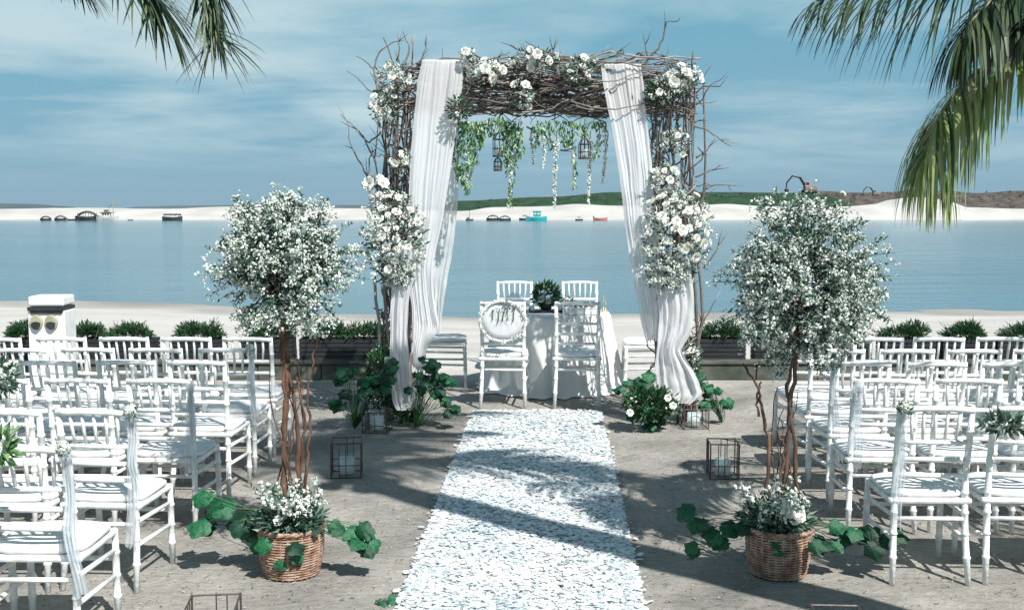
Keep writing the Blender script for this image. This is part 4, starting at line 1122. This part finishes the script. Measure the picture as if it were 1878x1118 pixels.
# broad leaves and posies round the tree feet
def bigleaf_mesh():
    m = MB(); out = []
    n = 20
    for i in range(n):
        a = 2 * pi * i / n; r = .5 + .07 * cos(5 * a) + .025 * sin(9 * a)
        if i == 0: r *= .55       # notch at the stalk
        out.append((-r * cos(a) + .42, r * sin(a) * .95, -.22 * abs(sin(a)) ** 2 - .24 * max(0, -cos(a)) ** 2))
    m.v = [(.35, 0, .07)] + [(x, y, z + .05 * sin(3 * y * 5)) for x, y, z in out]
    m.f = [(0, 1 + i, 1 + (i + 1) % n) for i in range(n)]
    return m.mesh('leaf', M['bigleaf'], True)
BLEAF = bigleaf_mesh()
def leafy(label, loc, spots, group=None, name='ivy_trail', cat='foliage', sprays=None, size=.09, nl=0):
    """trail of broad leaves: spots are world points, each gets a leaf and a stalk"""
    t = thing(name, label, cat, loc, 0, group); loc = Vector(loc)
    st = MB()
    for p in spots:
        p = Vector(p) - loc; d = Vector((p.x, p.y, 0)).normalized() if p.length > .02 else rv()
        st.tube(wiggle(Vector((0, 0, .02)), p, .02, 5), [.0026, .0025, .002, .002, .0016, .0012], 4)
        e = (Vector((0, 0, 1)) * R(.5, 1) + Vector((0, -1, 0)) * R(.5, 1.2) + rv() * .4).normalized()
        x = (d + Vector((0, 0, -.35)) + rv() * .4); x = (x - e * x.dot(e)).normalized(); y = e.cross(x)
        rot = Matrix((x, y, e)).transposed().to_euler()
        s_ = size * R(.75, 1.25)
        link('leaf', BLEAF, t, p, rot, (s_, s_ * R(.8, 1), s_))
    st.build('stalks', M['leaf'], t, kind='stuff')
    return t
def spread_px(pts, Y, n=3, j=9):
    out = []
    for px, py in pts:
        for _ in range(n): q = at(px + R(-j, j), py + R(-j, j) * .7, Y + R(-.06, .06)); q.z = max(q.z, .03); out.append(q)
    return out
leafy('broad green leaves spilling left from the left basket', lb + Vector((0, 0, .06)), spread_px([(390, 905), (410, 925), (440, 930), (465, 945), (390, 960), (480, 970), (490, 990)], Yl, 2), size=.115)
leafy('broad green leaves spilling right over the left basket rim', lb + Vector((0, 0, .065)), spread_px([(520, 1005), (545, 990), (575, 960), (600, 965), (625, 970), (655, 962), (640, 985), (660, 995), (545, 960)], Yl - .08, 2))
leafy('broad green leaves spilling left from the right basket', rb + Vector((0, 0, .06)), spread_px([(1278, 935), (1300, 955), (1320, 975), (1350, 965), (1380, 960), (1330, 990), (1275, 1000)], Yr, 2))
leafy('broad green leaves spilling right from the right basket', rb + Vector((0, 0, .065)), spread_px([(1425, 985), (1480, 985), (1500, 990), (1520, 965), (1550, 970), (1575, 975), (1610, 985), (1630, 975), (1590, 1000), (1530, 990)], Yr - .06, 2))
def posy(label, loc, sprays, n=26, spread=.22, h=.26, leaves=500):
    t = thing('white_posy', label, 'flowers', loc, 0); st, lf, bl = MB(), MB(), MB()
    for _ in range(n):
        d = Vector((R(-1, 1) * spread * 3, R(-1, 1) * spread * 3, R(.5, 1.1)))
        sprig(st, lf, bl, Vector((R(-.08, .08), R(-.08, .08), 0)), d, R(.6, 1.1) * h, nb=26, nl=14, bs=.009, ls=.04)
    foliage(lf, (0, 0, .03), (.17, .15, .07), leaves, .05, .02)
    st.build('stems', M['leaf'], t, kind='stuff'); lf.build('leaves', M['leaf_gray'], t, kind='stuff'); bl.build('blossoms', M['blossom'], t, kind='stuff')
    for k in range(5): put_rose(t, Vector((R(-.10, .10), R(-.14, -.05), R(.04, .10))), (R(-.4, .4), -1, .7), .035, name='rose')
posy('white sprigs and roses at the foot of the left flower tree', lb + Vector((0, -.02, .06)), None)
posy('white sprigs and roses at the foot of the right flower tree', rb + Vector((-.02, -.02, .06)), None, n=28, spread=.26)

leafy('broad green leaves hanging down the front of the left basket', lb + Vector((0, 0, .055)), spread_px([(492, 990), (530, 1004), (545, 996)], Yl - .17, 1, 6), size=.085)
leafy('broad green leaves hanging down the front of the right basket', rb + Vector((0, 0, .055)), spread_px([(1425, 988), (1485, 990), (1440, 980)], Yr - .17, 1, 6), size=.085)
# greenery around the arch feet
def ground_clump(label, pxs, Y, n=3, size=.085, j=10):
    c = at(*pxs[len(pxs) // 2], Y); c.z = 0
    return leafy(label, c, spread_px(pxs, Y, n, j), name='leafy_clump', size=size)
ground_clump('broad-leaved greenery at the left foot of the arch, outer side', [(632, 690), (645, 680), (660, 700), (680, 695), (700, 690), (650, 715), (690, 710), (628, 740), (706, 668), (672, 712)], 8.75, 6)
ground_clump('broad-leaved greenery at the left foot of the arch, aisle side', [(770, 690), (785, 670), (800, 690), (778, 705), (815, 695), (760, 715), (790, 720), (810, 735), (822, 748), (775, 668)], 8.8, 5, .08)
ground_clump('broad-leaved greenery at the right foot of the arch, aisle side', [(1150, 705), (1165, 715), (1185, 700), (1180, 730), (1195, 745), (1210, 755), (1175, 760), (1200, 690), (1220, 740), (1195, 770)], 8.75, 6, .08)
ground_clump('broad-leaved greenery at the right foot of the arch, outer side', [(1290, 690), (1300, 705), (1315, 720), (1325, 735), (1305, 735), (1290, 715)], 9.0, 5, .075)
def clump_stuff(label, px, py, Y, rad, nl, nb, leafmat='leaf'):
    p = at(px, py, Y); t = thing('white_posy', label, 'flowers', p)
    lf, bl = MB(), MB(); foliage(lf, (0, 0, 0), rad, nl, .055, .024)
    for _ in range(nb): d = rv(); bl.dot(Vector((d.x * rad[0], d.y * rad[1], d.z * rad[2])) * R(.6, 1.15), .012)
    lf.build('leaves', M[leafmat], t, kind='stuff'); bl.build('blossoms', M['blossom'], t, kind='stuff')
    for k in range(3 if rad[0] > .115 else 0): put_rose(t, Vector((R(-.8, .8) * rad[0], -rad[1] * .9, R(-.6, .8) * rad[2])), (R(-.4, .4), -1, .3), .04)
clump_stuff('dark leaves dotted with white blooms hugging the left post foot', 700, 690, 9.0, (.12, .12, .26), 700, 90)
clump_stuff('leaves and pale blooms at the foot of the right post', 1255, 700, 9.15, (.13, .12, .2), 500, 60)
clump_stuff('low green mound with pink-white bloom in front of the right post', 1190, 740, 8.7, (.22, .14, .13), 900, 30)
clump_stuff('low dark mound around the left post foot', 745, 755, 8.95, (.10, .1, .07), 350, 8)
clump_stuff('green and white flowers on the chairs at the left picture edge', -2, 690, 5.4, (.07, .06, .08), 160, 160, 'leaf_gray')
clump_stuff('bright green leafy spray low at the left picture edge', 0, 820, 4.1, (.045, .05, .06), 130, 30, 'leaf_bright')
clump_stuff('pale leafy spray on the chair back at the right picture edge', 1842, 776, 5.0, (.11, .06, .03), 150, 120, 'leaf_gray')
lp = ground(690, 1108); leafy('loose green leaves lying on the sand left of the petals', lp, [lp + Vector((R(-.06, .06), R(-.03, .03), .012)) for _ in range(6)], size=.05, name='loose_leaves')

# ------------------------------------------------------------------ geometric wire lanterns beside the aisle
def wire_lantern(p, label, w_=.2, H=.24, rz=0.0):
    t = thing('wire_lantern', label, 'lantern', p, rz, 'wire box lanterns along the aisle'); a = w_ / 2; r = .0042
    cs = [(-a, -a), (a, -a), (a, a), (-a, a)]
    for x, y in cs: MB().box((x, y, H / 2), (r * 2, r * 2, H)).build('upright', M['wire'], t)
    for z in (.004, H - .004):
        for i in range(4):
            (x0, y0), (x1, y1) = cs[i], cs[(i + 1) % 4]
            MB().tube([(x0, y0, z), (x1, y1, z)], r, 4).build('edge_bar', M['wire'], t)
    for i in range(4):
        (x0, y0), (x1, y1) = cs[i], cs[(i + 1) % 4]
        for f in (.28, .5):
            x, y = x0 + (x1 - x0) * f, y0 + (y1 - y0) * f
            MB().tube([(x, y, .004), (x, y, H - .004)], r * .7, 4).build('bar', M['wire'], t)
        MB().tube([(x0, y0, H * .36), (x1, y1, H * .36)], r * .8, 4).build('bar', M['wire'], t)
    g_ = MB().lathe([(.045, .012), (.055, .014), (.055, .12), (.052, .12), (.052, .02), (.02, .018)], 18); g_.build('glass_cup', M['glass'], t, True)
    MB().lathe([(.03, .02), (.032, .022), (.032, .07), (.01, .074)], 14).build('candle', M['candle'], t, True)
wire_lantern(ground(636, 870), 'dark wire box lantern left of the aisle behind the left basket', .2, .24, .1)
wire_lantern(ground(692, 790), 'small wire lantern beside the left foot of the arch', .2, .17, -.1)
wire_lantern(ground(1272, 783), 'small wire lantern beside the right foot of the arch', .2, .17, .08)
wire_lantern(ground(1325, 872), 'dark wire box lantern right of the aisle above the right basket', .19, .24, -.05)
wire_lantern(ground(392, 1190), 'wire box lantern at the bottom edge, left of the aisle', .2, .2, .12)
wire_lantern(ground(1538, 1212), 'wire box lantern at the bottom edge, right of the aisle', .19, .2, -.06)

# ------------------------------------------------------------------ petal runner
def runner():
    b = MB(); ys_ = np.linspace(2.6, 9.5, 140); W2 = .565
    for i, y in enumerate(ys_):
        for s_ in np.linspace(-1, 1, 9):
            b.v.append((AX(y) + s_ * (W2 - .015) + (R(-.012, .012) if abs(s_) == 1 else 0), y, .006 + (.002 if 0 < i < 139 else 0)))
    for i in range(139):
        for j in range(8): a = i * 9 + j; b.f.append((a, a + 1, a + 10, a + 9))
    t = thing('petal_runner', 'long aisle runner thickly strewn with white flower petals', 'runner', (0, 0, 0))
    b.build('cloth_base', M['cloth'], t)
    n = 85000; rs = np.random.RandomState(5)
    y = 2.6 + 6.95 * rs.rand(n) ** .85; s_ = (rs.rand(n) * 2 - 1); s_ = np.where(rs.rand(n) < .04, s_ * 1.06, s_)
    x = .04 + .038 * (y - 4.79) + s_ * W2
    ln = .010 + .032 * rs.rand(n) ** 2.2; wd = ln * (.55 + .4 * rs.rand(n)); a = rs.rand(n) * 2 * pi; tx = (rs.rand(n) - .5) * .5; ty = (rs.rand(n) - .5) * .5
    z = .012 + .014 * rs.rand(n) * (1 - np.abs(s_) ** 4 * .6)
    V = np.zeros((n, 6, 3)); loc = [(-.5, 0), (-.1, -.5), (.5, -.25), (.62, .12), (.35, .45), (-.2, .45)]
    for k, (u, v) in enumerate(loc):
        lx = u * ln; ly = v * wd; cup = (abs(u) ** 2 + abs(v) ** 2) * ln * .32
        V[:, k, 0] = x + lx * np.cos(a) - ly * np.sin(a); V[:, k, 1] = y + lx * np.sin(a) + ly * np.cos(a)
        V[:, k, 2] = np.maximum(.010, z + lx * tx + ly * ty + cup)
    me = bpy.data.meshes.new('petals'); F = []
    idx = np.arange(n) * 6
    tri = np.stack([np.stack([idx, idx + 1, idx + 2], 1), np.stack([idx, idx + 2, idx + 3], 1), np.stack([idx, idx + 3, idx + 4], 1), np.stack([idx, idx + 4, idx + 5], 1)], 1).reshape(-1, 3)
    me.vertices.add(n * 6); me.vertices.foreach_set('co', V.reshape(-1).astype(np.float32))
    me.loops.add(len(tri) * 3); me.loops.foreach_set('vertex_index', tri.reshape(-1).astype(np.int32))
    me.polygons.add(len(tri)); me.polygons.foreach_set('loop_start', (np.arange(len(tri)) * 3).astype(np.int32))
    me.update(calc_edges=True); me.materials.append(M['petals']); me.validate()
    link('petals', me, t, kind='stuff')
    # a few strays and green leaves on and beside the runner
    lf = MB()
    for _ in range(26):
        yy = R(3.2, 9.3); p = Vector((AX(yy) + R(-.55, .55), yy, R(.03, .045))); lf.leaf(p, Vector((R(-1, 1), R(-1, 1), R(-.1, .3))), Vector((0, 0, 1)), R(.03, .05), .016)
    lf.build('green_leaves', M['leaf_bright'], t, kind='stuff')
runner()

# dry bits, shell and leaf crumbs on the trodden sand; scrub on the far banks
lt = MB()
for _ in range(11000):
    y = 3.2 + 8 * R(0, 1); x = R(-.52, .52) * y
    if abs(x - AX(y)) < .6: continue
    p = Vector((x, y, R(.003, .008))); lt.leaf(p, Vector((R(-1, 1), R(-1, 1), R(-.05, .25))), Vector((0, 0, 1)), R(.007, .03), R(.004, .010))
lt.build('leaf_litter', material('litter', (.1, .08, .06), .9, island=[(.05, .05, .04), (.16, .13, .10), (.45, .42, .38), (.07, .09, .05), (.55, .53, .50)]), kind='stuff')
sc = MB()
for _ in range(420):
    px = R(830, 1900); Y = R(248, 262); k = R(.35, 1.0)
    crest = np.interp(px, [830, 1000, 1140, 1420, 1500, 1640, 1740, 1900], [369, 361, 352, 353, 351, 352, 351, 350])
    Y = 258; c = at(px, crest + R(4, 20), Y - R(0, 8)); k *= .7
    for _ in range(10):
        q = rv(); q.z = abs(q.z); sc.leaf(c + q * k * .6, (q + Vector((0, 0, .5))), rv(), k * .7, k * .35)
sc.build('far_scrub', material('scrub', (.05, .07, .04), .9, island=[(.02, .05, .025), (.05, .08, .04), (.09, .09, .06), (.14, .12, .09)]), kind='stuff')

# ------------------------------------------------------------------ coconut palms
def bez(pts, n):
    P = [Vector(p) for p in pts]; out = []
    segs = len(P) - 1
    for i in range(n + 1):
        t = i / n * segs; k = min(int(t), segs - 1); f = t - k
        a, b, c, d = P[max(k - 1, 0)], P[k], P[k + 1], P[min(k + 2, segs)]
        out.append(.5 * ((2 * b) + (c - a) * f + (2 * a - 5 * b + 4 * c - d) * f * f + (3 * b - a - 3 * c + d) * f ** 3))
    return out
def frond(palm, pts, L_leaf=.7, n=62, droop=.9, mat='palm', start=.12, wdt=.030, rr=.014, gap=0.0, tipk=.55, spread=.1):
    o = Vector(palm.location); P = [p - o for p in bez(pts, 40)]
    f = MB().tube(P, [rr * (1.1 - .8 * i / 40) for i in range(41)], 6).build('frond', M['rachis'], palm, True)
    m = MB()
    for k in range(n):
        t = start + (1 - start) * (k + R(-.3, .3)) / n; t = min(.995, max(start, t))
        i = min(int(t * 40), 39); p = P[i].lerp(P[i + 1], t * 40 - i); tan_ = (P[i + 1] - P[max(i - 1, 0)]).normalized()
        sd = tan_.cross(Vector((0, 0, 1)))
        if sd.length < .1: sd = Vector((0, 1, 0)).cross(tan_)
        sd.normalize()
        env = min(1, .45 + 1.6 * (t - start)) * (1 - tipk * max(0, t - .55) / .45)
        for s_ in (-1, 1):
            if R(0, 1) < gap: continue
            ln = L_leaf * env * R(.82, 1.1)
            d = (sd * s_ * R(.75, 1.0) + tan_ * R(.55, .9) + Vector((0, 0, R(-.25, .15))) + rv() * spread).normalized()
            cur = p.copy(); q = 5; rowl = []
            for j in range(q + 1):
                u = j / q; wv = wdt * (1 - u) ** .6 * min(1, .5 + u * 3) * .5 + .0008
                across = d.cross(Vector((0, 0, 1))); across = across.normalized() if across.length > .05 else sd
                across = (across + Vector((0, 0, .45 * s_)) ).normalized()
                rowl.append((cur - across * wv, cur + across * wv))
                d = (d + Vector((0, 0, -droop * .42)) * (.35 + u) + rv() * .04).normalized(); cur = cur + d * ln / q
            b = len(m.v)
            for a_, c_ in rowl: m.v += [tuple(a_), tuple(c_)]
            for j in range(q): m.f.append((b + 2 * j, b + 2 * j + 1, b + 2 * j + 3, b + 2 * j + 2))
    m.build('leaflets', M[mat], f, kind='stuff')
    return f
def palm(label, base, crown, lean=(0, 0)):
    t = thing('coconut_palm', label, 'palm tree', base); b = Vector(base); c = Vector(crown) - b
    pts = bez([(0, 0, 0), (c.x * .35 + lean[0], c.y * .35 + lean[1], c.z * .4), (c.x * .8 + lean[0] * .6, c.y * .8 + lean[1] * .6, c.z * .75), c], 26)
    MB().tube(pts, [.17 * (1.15 - .45 * i / 26) * (1.05 if i % 2 else .97) for i in range(27)], 12).build('trunk', M['palm_trunk'], t, True)
    MB().lathe([(.02, -.3), (.14, -.12), (.18, .05), (.08, .2), (.02, .3)], 10, c).build('crown_shaft', M['rachis'], t, True)
    for k in range(5):
        a = k * 1.26; MB().lathe([(.01, -.11), (.07, -.07), (.10, 0), (.07, .08), (.01, .12)], 10, c + Vector((.2 * cos(a), .2 * sin(a), -.2))).build('coconut', M['leaf'], t, True)
    return t
def radial(palm_, crown, az, L_, up=.9, dropk=1.0, **kw):
    c = Vector(crown); d = Vector((sin(az), cos(az), 0))
    pts = [c, c + d * L_ * .35 + Vector((0, 0, L_ * .22 * up)), c + d * L_ * .7 + Vector((0, 0, L_ * .16 * up - .05 * L_ * dropk)), c + d * L_ * .95 + Vector((0, 0, -L_ * .22 * dropk))]
    frond(palm_, pts, **kw)

# right palm, leaning in from outside the picture
cr = Vector((4.5, 5.2, 3.3)); pr = palm('coconut palm whose drooping fronds hang in at the right', (5.6, 4.2, 0), cr)
frond(pr, [cr, at(2150, 60, 5.35), at(1960, 84, 5.35), at(1850, 104, 5.3), at(1782, 140, 5.25), at(1728, 205, 5.2), at(1706, 262, 5.2), at(1716, 300, 5.2)], .64, 150, 1.9, start=.25, wdt=.018, tipk=.5, gap=.08)
frond(pr, [cr, at(2200, -150, 5.1), at(1950, -140, 5.0), at(1750, -60, 5.0), at(1600, -20, 5.0), at(1500, 2, 5.0)], .70, 84, 1.0, start=.2, mat='palm_dark', tipk=.7, wdt=.019)
frond(pr, [cr, at(2150, -80, 5.2), at(1980, -70, 5.2), at(1860, -30, 5.1), at(1790, 30, 5.0), at(1770, 60, 5.0)], .60, 110, 1.5, start=.25, mat='palm_dark', wdt=.022)
frond(pr, [cr, at(2150, -20, 5.5), at(1990, -30, 5.6), at(1900, -10, 5.6), at(1840, 30, 5.7), at(1815, 60, 5.7)], .42, 100, 1.3, start=.25, mat='palm_dark')
frond(pr, [cr, at(2100, -20, 5.0), at(2000, -10, 4.9), at(1930, 10, 4.8), at(1890, 50, 4.8)], .42, 80, .9, start=.25, mat='palm_dark')
for az, l_ in ((40, 2.3), (95, 2.4), (140, 2.2), (185, 2.3), (330, 2.0)): radial(pr, cr, radians(az), l_, mat='palm', L_leaf=.6, n=44)
# left palm
cl_ = Vector((-3.3, 4.4, 4.3)); plm = palm('coconut palm whose frond tips hang in at the upper left', (-4.6, 3.6, 0), cl_)
frond(plm, [cl_, at(-200, -280, 4.9), at(60, -190, 5.0), at(190, -95, 5.0), at(262, -30, 5.0), at(292, 5, 5.0)], .56, 90, .32, start=.3, mat='palm_dark', wdt=.016, tipk=.35, spread=.35)
frond(plm, [cl_, at(100, -350, 4.9), at(280, -240, 5.0), at(352, -130, 5.0), at(384, -20, 5.0), at(398, 78, 5.0)], .44, 95, .32, start=.3, mat='palm_dark', wdt=.015, tipk=.4, spread=.35)
frond(plm, [cl_, at(-300, -200, 5.1), at(-60, -140, 5.2), at(80, -80, 5.2), at(150, -30, 5.2)], .44, 70, .4, start=.35, mat='palm_dark', wdt=.016, spread=.3)
for az, l_ in ((200, 2.4), (255, 2.4), (300, 2.3), (160, 2.2), (345, 1.6)): radial(plm, cl_, radians(az), l_, mat='palm', L_leaf=.6, n=44)
# tall palm behind the camera: its crown throws the frond shadows over the aisle
cb = Vector((1.9, 2.6, 6.6)); pb = palm('tall coconut palm beside the viewer shading the aisle', (3.05, 3.1, 0), cb, (.15, 0))
for az, l_ in ((12, 2.9), (352, 2.6), (325, 2.9), (275, 2.4), (80, 1.9)): radial(pb, cb, radians(az), l_, mat='palm', L_leaf=.85, n=80, wdt=.048)
for az, l_ in ((0, 2.0), (345, 1.7), (20, 1.9), (355, 1.4), (10, 1.2), (330, 1.4)): radial(pb, cb, radians(az), l_, mat='palm', L_leaf=.7, n=70, wdt=.06, start=.03)
